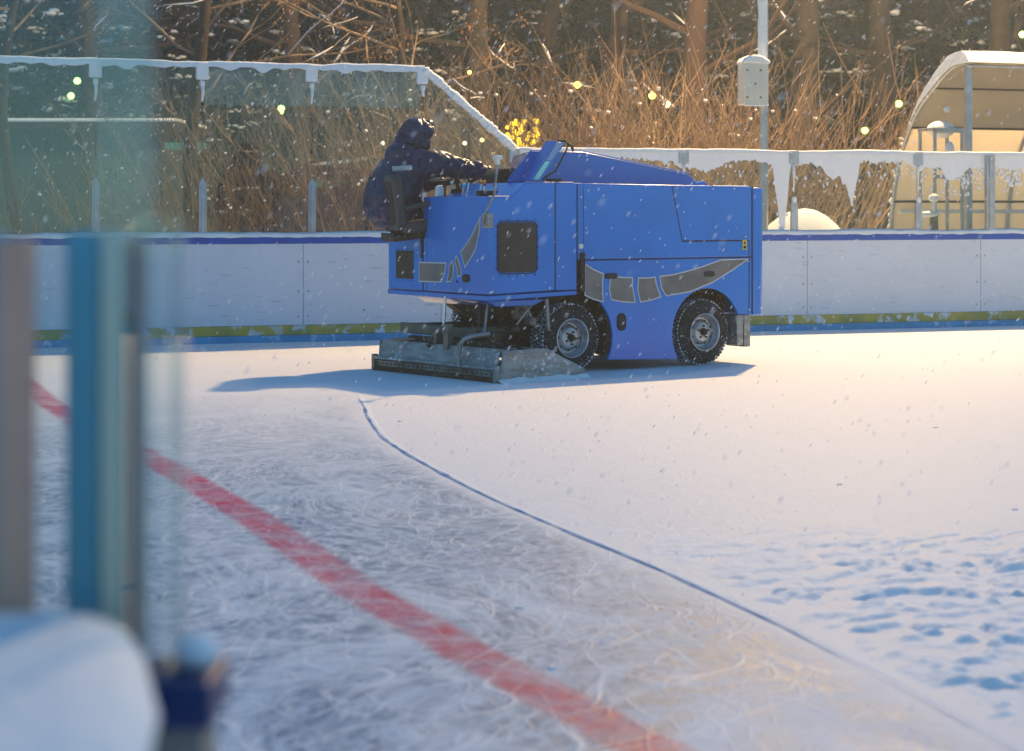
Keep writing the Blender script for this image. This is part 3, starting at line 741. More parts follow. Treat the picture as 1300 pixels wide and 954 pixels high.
# grey step bracket under the front corner
mb = MB(); mb.box(3.03, 3.115, -.01, .28, .19, .50); mb.box(3.125, 3.21, -.01, .28, .17, .50); mb.box(3.02, 3.22, -.004, .2, .42, .495); mb.build('front_bracket', STEEL, rs, bevel=.008)
mb = MB(); mb.box(2.90, 3.03, .25, .9, .25, .45); mb.build('tow_frame', STEELD, rs, bevel=.01)
# --- chassis
mb = MB()
mb.box(.80, 3.18, .36, 1.48, .42, 1.085); mb.box(1.05, 3.2, .06, .36, .86, 1.085); mb.box(1.05, 3.2, 1.48, W-.06, .86, 1.085)
mb.box(1.42, 2.2, .05, .36, .16, .86); mb.box(1.42, 2.2, 1.48, W-.05, .16, .86)
mb.prism([(.18,.66),(.62,.34),(.95,.30),(.95,.70)], .35, 1.10)
mb.build('chassis', DARK, rs, bevel=.01)
mb = MB()
mb.tube([(WR,.1,.335),(WR,W-.1,.335)], .055, 10); mb.tube([(WF,.1,.335),(WF,W-.1,.335)], .055, 10)
mb.lathe([(0,-.16),(.13,-.13),(.17,0),(.13,.13),(0,.16)], 14, (WR,.9,.335)); mb.lathe([(0,-.16),(.13,-.13),(.17,0),(.13,.13),(0,.16)], 14, (WF,.9,.335))
mb.build('axle', DARK, rs, smooth=60)
mb = MB()      # clutter of the hydraulic gear under the cab
rr_ = random.Random(5)
for k in range(16):
    a = Vector((rr_.uniform(.15,.75), rr_.uniform(.12,.9), rr_.uniform(.55,.72))); b = Vector((rr_.uniform(.1,.8), rr_.uniform(.05,.9), rr_.uniform(.32,.5)))
    m_ = a.lerp(b,.5)+Vector((rr_.uniform(-.12,.12), -.06, rr_.uniform(-.12,.03)))
    P = [a*(1-t)**2+m_*2*t*(1-t)+b*t*t for t in [i/8 for i in range(9)]]
    mb.tube(P, rr_.uniform(.008,.017), 6)
mb.build('hydraulic_hose', BLACK, rs, smooth=60)
mb = MB()
for k in range(9):
    u = rr_.uniform(.2,.78); v = rr_.uniform(.1,.8); z = rr_.uniform(.4,.64); s = rr_.uniform(.03,.08)
    mb.box(u-s, u+s, v-.04, v+.05, z-s, z+s*.8, M=Matrix.Rotation(rr_.uniform(-.1,.1), 4, 'Y'))
    mb.lathe([(0,-.02),(s*.45,-.02),(s*.5,0)], 10, (u, v-.04, z))
mb.build('hydraulic_block', STEELD, rs, bevel=.008)
mb = MB(); mb.box(-.12, .55, .28, .34, .40, .46); mb.box(-.12, .55, 1.15, 1.21, .40, .46); mb.box(-.13, -.07, .1, 1.4, .36, .46); mb.build('tow_arm', GREENM, rs, bevel=.01)
mb = MB(); mb.tube([(.0,.76,.74),(-.02,.76,.42)], .014, 8); mb.tube([(-.02,.76,.46),(-.04,.76,.20)], .026, 8); mb.build('lift_rod', CHROME, rs, smooth=60)
mb = MB()
for k in range(16): mb.lathe([(.010,-.004),(.015,0),(.010,.004),(.006,0),(.010,-.004)], 6, (.02+.002*(k % 2), .20, .73-k*.022), 'x' if k % 2 else 'y')
mb.build('chain', STEELD, rs)
mb = MB(); mb.tube([(.10,.16,.72),(.02,.10,.42)], .012, 7); mb.tube([(.45,.10,.74),(.62,.12,.45)], .014, 7); mb.tube([(.60,.06,.74),(.40,.12,.48)], .011, 7); mb.tube([(.7,.05,.72),(.72,.05,.42)], .02, 7); mb.build('strut', STEEL, rs, smooth=60)
# --- wheels
def wheel(u, v, out):
    """out = -1: outer face toward -v"""
    o_ = .015
    mb = MB()
    prof = [(.185,-.02),(.20,-.004),(.235,.0),(.275,.004),(.305,.018),(.325,.042),(.333,.07),(.335,.12),(.333,.17),(.325,.198),(.305,.222),(.24,.24),(.19,.225),(.185,.20)]
    mb.lathe([(r, a*1) for r, a in prof], 56)
    ty = mb.build('tyre', TYRE, None, smooth=50)
    mb = MB()
    for k in range(52):
        t = 2*math.pi*k/52; M = Matrix.Rotation(-t, 4, 'Y')
        for (y0, y1, sh) in ((.020,.062,0),(.070,.115,.02),(.125,.170,0),(.178,.222,.02)):
            rr = .325 if (y0 < .03 or y1 > .21) else .333
            mb.box(rr-.006, rr+.008, y0, y1, -.0125+sh, .0125+sh, M=M)
    tr_ = mb.build('tread', TREAD, ty)
    mb = MB()
    mb.lathe([(.188,-.012),(.192,-.020),(.182,-.022),(.172,-.010),(.165,.02),(.150,.035),(.146,.060),(.132,.062),(.118,.050),(.095,.020),(.072,.014),(.0,.014)], 40)
    for k in range(8):
        t = 2*math.pi*(k+.5)/8; mb.lathe([(0,-.001),(.006,.0)], 5, (.08*math.cos(t), .01, .08*math.sin(t)))
    ri = mb.build('rim', RIM, None, smooth=35)
    mb = MB()
    mb.lathe([(0,-.035),(.022,-.035),(.028,-.02),(.034,.012),(.045,.014)], 16)
    for k in range(5):
        t = 2*math.pi*k/5+.3; mb.lathe([(0,-.008),(.009,-.008),(.011,.018)], 6, (.062*math.cos(t), 0, .062*math.sin(t)))
    hb = mb.build('hub', DARK, ri, smooth=40)
    mb = MB()
    for k in range(8):      # hand holes
        t = 2*math.pi*(k+.5)/8; mb.lathe([(0,.030),(.013,.030)], 8, (.121*math.cos(t), .012, .121*math.sin(t)))
    mb.build('hand_hole', BLACK, ri)
    w = bpy.data.objects.new('wheel', ty.data); COL.objects.link(w)
    # wheel = tyre mesh with rim, tread as sub-parts
    bpy.data.objects.remove(ty); tr_.parent = w; ri.parent = w; hb.parent = w
    for c in [c for c in COL.objects if c.parent == ri]: c.parent = w
    w.parent = rs; w.location = (u, v, .335)
    if out > 0: w.rotation_euler = (0, 0, math.pi)
    return w
w0 = wheel(WR, .055, -1); w0.rotation_euler = (0, R(25), 0)
w1 = wheel(WF, .050, -1)
w2 = wheel(WR, W-.05, 1); w3 = wheel(WF, W-.05, 1)
# --- conditioner (sled)
cd = MB()
CL = 1.926
cd.prism([(.02,.125),(.075,.29),(.085,.29),(.032,.125)], .03, CL-.03)            # sloping rear wall
cd.box(.10, .60, .03, CL-.03, .225, .262)
cd.box(.085, .16, .02, CL-.02, .262, .300); cd.box(.48, .54, .02, CL-.02, .262, .295); cd.box(.28, .33, .1, CL-.1, .263, .30)
cond = cd.build('conditioner', STEEL, rs, bevel=.004); cond.location = (-.2556, -.5192, 0); cond.rotation_euler = (0, 0, .087)
mb = MB(); mb.tube([(-.002,.0,.128),(-.002,CL,.128)], .020, 8); mb.build('rear_rail', STEEL, cond, smooth=60)
mb = MB(); mb.box(.0, .016, .02, CL-.02, .048, .104); o = mb.build('blade_holder', STEELD, cond, bevel=.002)
mb = MB()
for k in range(26): mb.lathe([(0,-.006),(.0075,-.006),(.009,0)], 6, (0, .07+k*.0715, .077), 'x')
mb.build('bolt', BLACK, o)
mb = MB(); mb.box(-.004, .012, .02, CL-.02, .004, .046); mb.build('blade', RUST, cond)
endp = [(-.015,.0),(-.015,.10),(.055,.10),(.075,.292),(.60,.292),(.70,.24),(1.06,.085),(1.085,.03),(1.06,.0)]
mb = MB(); mb.prism(endp, -.012, .012); mb.tube([(.02,-.014,.02),(.09,-.014,.285)], .014, 6); mb.box(.10, .70, -.026, -.013, .255, .275)
mb.box(-.02, .03, -.02, .03, .0, .16); mb.build('end_plate', STEEL, cond, bevel=.006)
mb = MB(); mb.prism(endp, CL-.012, CL+.012); mb.box(-.02, .03, CL-.03, CL+.02, .0, .16); mb.build('end_plate', STEELD, cond, bevel=.006)
mb = MB(); rws = []
for i in range(60):
    t = i/59; u = t*1.08; z0 = 0; h = .035+.02*mnoise.noise(Vector((u*6, 2, 0)))
    rws.append([(u, -.09-.03*mnoise.noise(Vector((u*5, 0, 0))), -.002), (u, -.04, h*.5), (u, -.012, h)])
mb.add([p for r in rws for p in r], [(3*i+k, 3*i+k+1, 3*i+k+4, 3*i+k+3) for i in range(59) for k in range(2)])
mb.build('pushed_snow', SNOW, cond, smooth=180)
mb = MB(); mb.tube([(-.03,.52,.12),(-.03,.52,.22),(-.02,.52,.32),(.01,.50,.37),(.08,.47,.40),(.25,.42,.42)], .024, 9); mb.build('water_pipe', STEEL, cond, smooth=60)
mb = MB()
mb.tube([(.05,1.12,.27),(.10,1.06,.40)], .017, 6); mb.box(.08,.16,1.02,1.08,.30,.40); mb.tube([(.12,1.05,.38),(.12,1.05,.43)], .03, 8)
mb.box(.10,.20,1.50,1.62,.30,.33); mb.tube([(.10,1.75,.31),(.10,1.35,.33)], .012, 5)
mb.box(.05,.12,.80,.87,.26,.50)
mb.build('adjuster', STEELD, cond, bevel=.004)
mb = MB()
for k in range(4): mb.tube([(.15+.1*k,.2,.30),(.3+.05*k,.9+.1*k,.36+.03*(k % 2)),(.45,1.5,.30)], .018, 7)
mb.box(.18,.26,.3,1.6,.30,.35); mb.box(.3,.42,.45,.75,.26,.42); mb.box(.3,.42,1.0,1.2,.26,.40)
mb.build('frame_tube', DARK, cond, bevel=.004)
# --- driver place
def seat():
    mb = MB(); M = Matrix.Translation((-.17,1.40,1.36)) @ Matrix.Rotation(R(-14), 4, 'Z') @ Matrix.Rotation(R(-7), 4, 'Y')
    mb.prism(rrect(-.27,.27,.0,.56,.09), -.06, .05, 'yz', M=M); s = mb.build('seat', SEATM, rs, bevel=.03, seg=3)
    mb = MB(); mb.prism(rrect(-.21,.21,.06,.50,.06), -.068, -.058, 'yz', M=M); mb.build('back_shell', GRILLE, s, bevel=.006)
    mb = MB(); mb.box(.0,.45,-.26,.26,-.03,.09, M=M); mb.build('cushion', SEATM, s, bevel=.03)
    mb = MB(); mb.box(-.10,.30,-.22,.22,-.09,-.03, M=M); mb.box(.0,.3,-.2,.2,-.045,.0, M=M)
    mb.tube([M @ Vector((-.09,-.2,-.02)), M @ Vector((-.09,.2,-.02))], .018, 6); mb.build('seat_base', DARK, s, bevel=.008)
    mb = MB(); mb.tube([M @ Vector((.03,-.29,.22)), M @ Vector((.30,-.29,.25))], .024, 8); mb.build('armrest', SEATM, s, smooth=60)
seat()
mb = MB()
cw = Vector((.80,1.42,1.83)); ax = Vector((-.55,0,.83)).normalized(); e1 = Vector((0,1,0)); e2 = ax.cross(e1)
ring = [cw+e1*.20*math.cos(t)+e2*.20*math.sin(t) for t in [2*math.pi*k/28 for k in range(29)]]
mb.tube(ring, .016, 8, cap=False)
for k in range(3): 
    t = 2*math.pi*k/3+.5; mb.tube([cw, cw+(e1*math.cos(t)+e2*math.sin(t))*.2], .010, 6)
mb.tube([cw, cw-ax*.25], .03, 8); mb.tube([ring[16], ring[16]+ax*.07], .02, 8); mb.build('steering_wheel', BLACK, rs, smooth=60)
mb = MB(); mb.prism([(.50,1.70),(.48,1.90),(.55,1.97),(.66,1.99),(.72,1.84),(.70,1.70)], .62, .86); o = mb.build('instrument_pod', BLACK, rs, bevel=.015)
mb = MB(); mb.lathe([(.028,-.008),(.03,0)], 12, (.60,.62,1.88)); mb.lathe([(.028,-.008),(.03,0)], 12, (.60,.62,1.79)); mb.build('gauge', GRILLE, o)
mb = MB(); mb.prism([(.62,1.83),(.66,1.99),(.74,1.95),(.80,1.83)], .56, .60); mb.build('pod_guard', SEATM, rs, bevel=.004)
mb = MB()
for k, (u, v) in enumerate(((.26,.5),(.30,.62),(.22,.72),(.34,.45),(.28,.9),(.20,1.0),(.16,.35))): mb.tube([(u,v,1.69),(u+.02,v-.01,1.80+.02*(k % 3))], .008, 6)
mb.build('lever', CHROME, rs, smooth=60)
for k, (u, v, z, m) in enumerate(((.28,.49,1.82,REDP),(.32,.61,1.84,ORANGE),(.24,.71,1.86,BLACK),(.36,.44,1.82,REDP),(.30,.89,1.82,CYANP),(.22,.99,1.84,WHITEP),(.18,.34,1.84,ORANGE))):
    mb = MB(); mb.ico((u,v,z), .021, sq=(1,1,1.3)); mb.build('lever_knob', m, rs, smooth=180, subsurf=1)
mb = MB(); mb.prism([(.02,1.70),(.03,1.80),(.08,1.82),(.10,1.70)], .93, 1.0); mb.build('filler_cap', WHITEP, rs, bevel=.01)
mb = MB(); mb.box(.12,.45,.32,.40,1.705,1.76); mb.box(.30,.42,.95,1.15,1.70,1.78); mb.tube([(.05,.85,1.70),(.06,.84,1.86),(.12,.8,1.87)], .012, 6); mb.box(-.02,.26,1.04,1.12,1.84,1.865); mb.tube([(.10,1.08,1.70),(.10,1.08,1.85)], .02, 6)
mb.build('console_gear', BLACK, rs, bevel=.008)
mb = MB(); mb.tube([(.34,1.02,1.70),(.30,1.05,1.95)], .024, 8); mb.build('grab_post', BLACK, rs, smooth=60)
# mirror rod on the corner
mb = MB(); mb.box(-.02,-.004,.0,.085,1.405,1.545); mb.box(-.012,.05,-.008,-.001,1.405,1.545); o = mb.build('rod_bracket', STEEL, rs, bevel=.003)
mb = MB(); mb.tube([(-.03,.05,1.42),(-.03,.03,1.52),(.02,-.01,1.66),(.055,-.02,1.72),(.09,-.02,2.02)], .011, 8); mb.build('marker_rod', STEEL, o, smooth=60)
mb = MB(); mb.lathe([(0,.09),(.045,.085),(.048,.05),(.028,.045),(.022,0)], 14, (.09,-.02,2.00), 'z'); mb.build('rod_cap', WHITEP, o, smooth=40)
# gauge bracket in front of the tank lid
mb = MB(); 
mb.prism([(.575,1.85),(.70,1.85),(.985,2.225),(.87,2.235)], .14, .16); mb.prism([(.56,1.85),(.575,1.85),(.87,2.235),(.855,2.245)], .12, .28)
o = mb.build('gauge_bracket', BLUE2, rs, bevel=.004)
mb = MB(); mb.prism([(.60,1.865),(.665,1.865),(.80,2.04),(.745,2.045)], .132, .139); mb.build('sight_glass', CYANP, o)
mb = MB(); mb.prism([(.755,2.055),(.815,2.05),(.955,2.215),(.88,2.225)], .134, .139); mb.build('plate', mat('pale_blue_plate', (.20,.36,.62), .35), o)
mb = MB(); P = [Vector((.70,.15,1.86)), Vector((.86,.13,1.95)), Vector((.99,.13,2.15)), Vector((1.02,.14,2.22)), Vector((.95,.2,2.24))]; mb.tube(P, .009, 6)
mb.tube([(.93,.2,2.24),(1.0,.18,2.25),(1.06,.18,2.21),(1.12,.22,2.20),(1.16,.26,2.16)], .014, 6); mb.box(.80,.93,.12,.2,1.84,1.875); mb.build('cable', BLACK, rs, smooth=60)

# ================================================================== DRIVER
dr = empty('person', C0, TH); tag(dr, 'driver in a hooded navy snow jacket with reflective bands reaching for the steering wheel', 'person')
def skin(name, V, E, m, parent, sub=2, root=0, disp=0., dscale=.12):
    me = bpy.data.meshes.new(name); me.from_pydata([v[:3] for v in V], E, [])
    o = bpy.data.objects.new(name, me); COL.objects.link(o); o.parent = parent
    sk = o.modifiers.new('skin', 'SKIN'); sk.use_smooth_shade = True; sk.branch_smoothing = .6
    if not me.skin_vertices: me.skin_vertices.new()
    for i, v in enumerate(V):
        r = v[3]; me.skin_vertices[0].data[i].radius = (r, v[4] if len(v) > 4 else r)
        me.skin_vertices[0].data[i].use_root = (i == root)
    s = o.modifiers.new('sub', 'SUBSURF'); s.levels = s.render_levels = sub
    if disp:
        t = bpy.data.textures.new(name, 'CLOUDS'); t.noise_scale = dscale; t.noise_depth = 3
        d = o.modifiers.new('disp', 'DISPLACE'); d.texture = t; d.strength = disp; d.mid_level = .5
    me.materials.append(m)
    return o
# joints, machine coordinates (u forward, v left, z up)
HIP = Vector((.02,1.58,1.50)); SP1 = Vector((-.01,1.58,1.70)); CH = Vector((.04,1.56,1.92)); NK = Vector((.11,1.53,2.12)); HD = Vector((.16,1.50,2.275))
SR = Vector((.16,1.34,2.03)); ER = Vector((.52,1.27,1.985)); WRr = Vector((.80,1.25,1.965)); SL = Vector((.04,1.76,2.01)); EL = Vector((.22,1.84,1.78)); WL = Vector((.52,1.66,1.84))
HR = Vector((.86,1.24,1.945)); HL = Vector((.60,1.60,1.86))
KR = Vector((.52,1.44,1.58)); FR = Vector((.62,1.42,1.36)); KL = Vector((.52,1.70,1.58)); FL = Vector((.60,1.70,1.36))
def fingers(V, E, wi, hand, fwd, side, up, s=1.):
    """palm + four curled fingers and a thumb"""
    for k, (o_, L_) in enumerate(((-.033,.072),(-.011,.082),(.011,.078),(.033,.062))):
        b = hand + side*o_ + fwd*.03; i0 = len(V)
        p1 = b + fwd*L_*.45*s; p2 = p1 + fwd*L_*.25 - up*L_*.35; p3 = p2 - fwd*.012 - up*L_*.3
        V += [(*b, .012*s), (*p1, .011*s), (*p2, .0095*s), (*p3, .008*s)]
        E += [(wi, i0), (i0, i0+1), (i0+1, i0+2), (i0+2, i0+3)]
    i0 = len(V); b = hand + side*.035; V += [(*b, .013*s), (*(b+side*.022+fwd*.035-up*.012), .011*s), (*(b+side*.012+fwd*.065-up*.035), .009*s)]
    E += [(wi, i0), (i0, i0+1), (i0+1, i0+2)]
def ell(mb, c, r, n=16, m_=10):
    vs = [(c[0], c[1], c[2]+r[2])]; fs = []
    for j in range(1, m_):
        a = math.pi*j/m_
        for k in range(n): b = 2*math.pi*k/n; vs.append((c[0]+r[0]*math.sin(a)*math.cos(b), c[1]+r[1]*math.sin(a)*math.sin(b), c[2]+r[2]*math.cos(a)))
    vs.append((c[0], c[1], c[2]-r[2])); L = len(vs)-1
    for k in range(n): fs.append((0, 1+k, 1+(k+1) % n)); fs.append((L, L-n+(k+1) % n, L-n+k))
    for j in range(m_-2):
        for k in range(n): fs.append((1+j*n+k, 1+(j+1)*n+k, 1+(j+1)*n+(k+1) % n, 1+j*n+(k+1) % n))
    mb.add(vs, fs)
def lim(mb, pts, rad, n=12):
    P = []; Q = []
    for i in range(len(pts)-1):
        K = 4
        for k in range(K): t = k/K; P.append(Vector(pts[i]).lerp(Vector(pts[i+1]), t)); Q.append(rad[i]+(rad[i+1]-rad[i])*t)
    P.append(Vector(pts[-1])); Q.append(rad[-1])
    mb.tube(P, Q, n)
    for p, r in zip(pts, rad): ell(mb, p, (r*.99, r*.99, r*.99), 12, 8)
def loft(mb, rings, n=24):
    vs = []; fs = []
    for (c, rx_, ry_) in rings:
        for k in range(n): a = 2*math.pi*k/n; vs.append((c[0]+rx_*math.cos(a), c[1]+ry_*math.sin(a), c[2]))
    m_ = len(rings)
    for j in range(m_-1):
        for k in range(n): fs.append((j*n+k, j*n+(k+1) % n, (j+1)*n+(k+1) % n, (j+1)*n+k))
    fs.append(tuple(range(n-1, -1, -1))); fs.append(tuple((m_-1)*n+k for k in range(n))); mb.add(vs, fs)
def fuse(mb, name, m, parent, vox=.014, smooth_=6, disp=0., ds=.1, disp2=0., ds2=.03):
    o = mb.build(name, m, parent)
    r_ = o.modifiers.new('remesh', 'REMESH'); r_.mode = 'VOXEL'; r_.voxel_size = vox; r_.use_smooth_shade = True
    s_ = o.modifiers.new('smooth', 'SMOOTH'); s_.iterations = smooth_; s_.factor = .5
    for k, (d_, sc__) in enumerate(((disp, ds), (disp2, ds2))):
        if d_:
            t = bpy.data.textures.new(name+'_folds', 'CLOUDS' if k else 'MARBLE')
            if k: t.noise_scale = sc__; t.noise_depth = 2
            else: t.noise_scale = sc__; t.turbulence = 9; t.noise_depth = 3; t.marble_type = 'SHARP'
            d = o.modifiers.new('folds', 'DISPLACE'); d.texture = t; d.strength = d_; d.mid_level = .5; d.texture_coords = 'LOCAL'
    return o
def hand(mb, wr, h, fwd, side, up, s):
    """palm, four curled fingers of unequal length and a thumb leaving its side"""
    lim(mb, [wr, wr.lerp(h, .5), h], [.028*s, .030*s, .034*s])
    for o_, L_ in ((-.033,.072),(-.011,.082),(.011,.078),(.033,.062)):
        b = h+side*o_*s+fwd*.022; p1 = b+fwd*L_*.45*s; p2 = p1+(fwd*.25-up*.38)*L_*s; p3 = p2+(-fwd*.12-up*.30)*L_*s
        lim(mb, [b, p1, p2, p3], [.012*s, .0112*s, .010*s, .0085*s], 8)
    b = wr.lerp(h, .6)+side*.030*s; lim(mb, [b, b+(side*.028+fwd*.03-up*.01)*s, b+(side*.022+fwd*.065-up*.035)*s], [.014*s, .0125*s, .010*s], 8)
f_ = (HR-WRr).normalized(); sd_ = Vector((0,1,0)); up_ = f_.cross(sd_)*-1
if up_.z < 0: up_ = -up_
f2 = (HL-WL).normalized(); sd2 = Vector((0,-1,0)); up2 = Vector((-.3,0,.95))
mb = MB()
loft(mb, [(HIP+Vector((0,0,-.08)),.10,.15),(HIP,.12,.17),(SP1,.10,.14),(CH,.11,.16),(CH+Vector((.03,0,.10)),.08,.15),(NK,.05,.055),(HD+Vector((0,0,-.06)),.055,.05)])
ell(mb, HD, (.098,.078,.118)); ell(mb, HD+Vector((.03,0,-.06)), (.06,.052,.06)); ell(mb, HD+Vector((.105,0,-.01)), (.016,.012,.026))
for s_ in (-1, 1): ell(mb, HD+Vector((0,s_*.078,0)), (.016,.01,.03), 8, 6)
lim(mb, [SR, ER, WRr], [.055,.042,.028]); lim(mb, [SL, EL, WL], [.055,.042,.028])
hand(mb, WRr, HR, f_, sd_, up_, .9); hand(mb, WL, HL, f2, sd2, up2, .9)
lim(mb, [HIP+Vector((.02,-.09,-.03)), KR, FR], [.085,.062,.045]); lim(mb, [HIP+Vector((.02,.09,-.03)), KL, FL], [.085,.062,.045])
lim(mb, [FR, FR+Vector((.14,0,.0))], [.045,.032]); lim(mb, [FL, FL+Vector((.14,0,.0))], [.045,.032])
fuse(mb, 'body', SKIN, dr, .009, 3)
# face details: nose and eyes on the head, mostly inside the hood
mb = MB()
for s in (-1, 1): mb.ico(HD+Vector((.085, s*.032-.01, .02)), .012)
mb.build('eye', WHITEP, dr, smooth=180)
# jacket
def lerp3(a, b, t): return a.lerp(b, t)
mb = MB()
loft(mb, [(Vector((-.04,1.56,1.40)),.20,.26),(Vector((-.08,1.58,1.48)),.24,.30),(Vector((-.10,1.595,1.60)),.255,.335),(Vector((-.09,1.60,1.72)),.25,.345),(Vector((-.06,1.60,1.83)),.235,.345),
          (Vector((-.03,1.585,1.94)),.225,.33),(Vector((.0,1.57,2.04)),.205,.30),(Vector((.05,1.56,2.12)),.17,.25),(Vector((.09,1.53,2.16)),.12,.15),(Vector((.12,1.52,2.22)),.10,.11)])
lim(mb, [SR+Vector((-.02,.03,-.01)), SR.lerp(ER,.5)+Vector((0,0,.01)), ER, ER.lerp(WRr,.6), WRr+f_*.0], [.160,.130,.108,.092,.070])
lim(mb, [SL+Vector((-.02,-.03,-.01)), SL.lerp(EL,.5), EL, WL], [.12,.095,.08,.055])
lim(mb, [WRr-f_*.02, WRr+f_*.015], [.050,.046])
ell(mb, Vector((.0,1.53,2.13)), (.19,.23,.13)); ell(mb, Vector((.06,1.45,2.10)), (.17,.2,.12)); ell(mb, Vector((.02,1.52,2.22)), (.14,.15,.12))
jk = fuse(mb, 'jacket', NAVY, dr, .013, 5, .045, .19, .012, .07)
# hood pulled up: a shell round the head, open to the front
mb = MB(); n = 20; m_ = 12; vs = []; fs = []
fw = Vector((.80,-.30,-.22)).normalized(); upv = Vector((-.05,0,1)); sdv = fw.cross(upv).normalized(); upv = sdv.cross(fw)
for j in range(m_+1):
    t = j/m_      # from back (0) to rim (1)
    ang = t*math.pi*.66
    for k in range(n):
        a = 2*math.pi*k/n
        rad = math.sin(ang)*.176*(1+.06*math.sin(a)*(a < math.pi)); ax_ = -math.cos(ang)*.195
        if j == m_: rad *= .93
        crease = .012*math.sin(a*5+t*6)+.010*math.sin(a*3-t*9)+.008*mnoise.noise(Vector((math.cos(a)*3, math.sin(a)*3, t*5)))
        p = HD+Vector((-.01,0,.012))+fw*(ax_+.0)+sdv*(rad+crease)*math.cos(a)+upv*(rad*1.08+crease)*math.sin(a)
        vs.append(p)
for j in range(m_):
    for k in range(n): fs.append((j*n+k, j*n+(k+1) % n, (j+1)*n+(k+1) % n, (j+1)*n+k))
mb.add(vs, fs); hd = mb.build('hood', NAVY, dr, smooth=180)
tx = bpy.data.textures.new('hood_folds', 'MARBLE'); tx.noise_scale = .09; tx.turbulence = 8; tx.marble_type = 'SHARP'
s0_ = hd.modifiers.new('sub0', 'SUBSURF'); s0_.levels = s0_.render_levels = 2
dd_ = hd.modifiers.new('folds', 'DISPLACE'); dd_.texture = tx; dd_.strength = .04; dd_.mid_level = .5; dd_.texture_coords = 'LOCAL'
so_ = hd.modifiers.new('sol', 'SOLIDIFY'); so_.thickness = .014; s2 = hd.modifiers.new('sub', 'SUBSURF'); s2.levels = s2.render_levels = 1
# rolled collar where the hood meets the shoulders
mb = MB(); lim(mb, [NK+Vector((-.10,.16,-.05)), NK+Vector((-.16,.06,-.01)), NK+Vector((-.15,-.08,.0)), NK+Vector((-.05,-.18,-.03)), NK+Vector((.08,-.17,-.03)), NK+Vector((.15,-.06,.0))], [.055,.068,.07,.065,.055,.045])
fuse(mb, 'collar', NAVY, dr, .012, 5, .03, .08)
mb = MB(); mb.ico(HD+fw*.10+Vector((0,0,.11)), .075, sq=(1,1,.8)); mb.build('knit_cap', HAIR, dr, smooth=180, subsurf=2)
def band(pts, w, th=.008):
    mb = MB(); rws = []
    for p, nrm, d in pts: rws.append([p+d*w*.5, p+nrm*th+d*w*.3, p+nrm*th-d*w*.3, p-d*w*.5])
    mb.add([q for r in rws for q in r], [(4*i+k, 4*i+k+1, 4*i+k+5, 4*i+k+4) for i in range(len(rws)-1) for k in range(3)])
    return mb.build('reflective_band', REFL, dr, smooth=180)
# bands are projected on the jacket after it is evaluated
dg = bpy.context.evaluated_depsgraph_get(); je = jk.evaluated_get(dg)
from mathutils.bvhtree import BVHTree
bv = BVHTree.FromObject(jk, dg)
def project_band(c, axis_, a0, a1, w, n=18, ref=None):
    pts = []; ax_ = axis_.normalized(); x = (ref or ax_.orthogonal()); x = (x-ax_*x.dot(ax_)).normalized(); y = ax_.cross(x)
    for i in range(n+1):
        t = R(a0+(a1-a0)*i/n); d = x*math.cos(t)+y*math.sin(t)
        h = bv.ray_cast(c+d*.6, -d)
        if h[0] is None: continue
        pts.append((h[0]+d*.006, d, ax_))
    if len(pts) > 2: band(pts, w)
project_band(Vector((0,1.55,2.0)), Vector((-.1,0,1)), 35, 75, .05, ref=Vector((-1,-.0,0)), n=14)
project_band(Vector((-.05,1.62,1.90)), Vector((-.1,0,1)), -60, -28, .05, ref=Vector((-1,-.0,0)), n=12)
# trousers, boots, gloves
mb = MB(); lim(mb, [HIP+Vector((.02,-.10,-.02)), KR, FR+Vector((0,0,.04))], [.14,.10,.075]); lim(mb, [HIP+Vector((.02,.10,-.02)), KL, FL+Vector((0,0,.04))], [.14,.10,.075])
fuse(mb, 'trousers', TROUS, dr, .014, 5, .02, .1)
for F in (FR, FL):
    mb = MB(); lim(mb, [F+Vector((0,0,.10)), F+Vector((0,0,.02)), F+Vector((.10,0,.005)), F+Vector((.18,0,.0))], [.062,.062,.052,.045]); fuse(mb, 'boot', BLACK, dr, .01, 3)
for a_ in ((WRr, HR, f_, sd_, up_), (WL, HL, f2, sd2, up2)):
    mb = MB(); hand(mb, *a_, 1.18); fuse(mb, 'glove', GLOVE, dr, .006, 2)

# ================================================================== NEAR BOARDS (out of focus, lower left)
nb = empty('near_boards', (0,0,0)); tag(nb, 'near end of rink boards under thick snow, blurred in the lower left corner', 'rink boards')
nbt = 1.135
outl = [(-2.2,1.30),(-.27,1.30),(-.335,1.88),(-.395,2.13),(-.44,2.185),(-2.2,2.20)]
mb = MB(); mb.prism([(x, y) for x, y in outl], nbt-.09, nbt, 'xy'); mb.build('cap_rail', mat('bright_blue_cap', (.015,.12,.45), .4), nb, bevel=.01)
mb = MB(); mb.prism([(x-.012 if x > -2 else x, y-.012) for x, y in outl], .0, nbt-.092, 'xy'); mb.build('panel', BOARD, nb)
mb = MB(); vs = []; fs = []
ins = [0, .018, .04, .09]; hs = [0, .028, .042, .05]; m_ = len(outl)
from itertools import product
for t, h in zip(ins, hs):
    P = inset(outl, t-.006); vs += [(x, y, nbt+h-.001) for x, y in P]
for r in range(3):
    for k in range(m_): fs.append((r*m_+k, r*m_+(k+1) % m_, (r+1)*m_+(k+1) % m_, (r+1)*m_+k))
fs.append(tuple(3*m_+k for k in range(m_))); mb.add(vs, fs); mb.build('snow_cap', SNOW, nb, smooth=180)
BROWN = mat('brownish_post', (.75, .38, .27), .6, var=.15); TEALP = mat('blue_post', (.12, .40, .52), .5); OLIVE = mat('pale_olive_edge', (.66, .70, .58), .5)
mb = MB(); mb.box(-.556,-.520,2.17,2.205,nbt,1.575); mb.build('post', BROWN, nb, bevel=.003)
mb = MB(); mb.box(-.600,-.560,2.23,2.25,nbt,1.58); mb.build('post', TEALP, nb, bevel=.003)
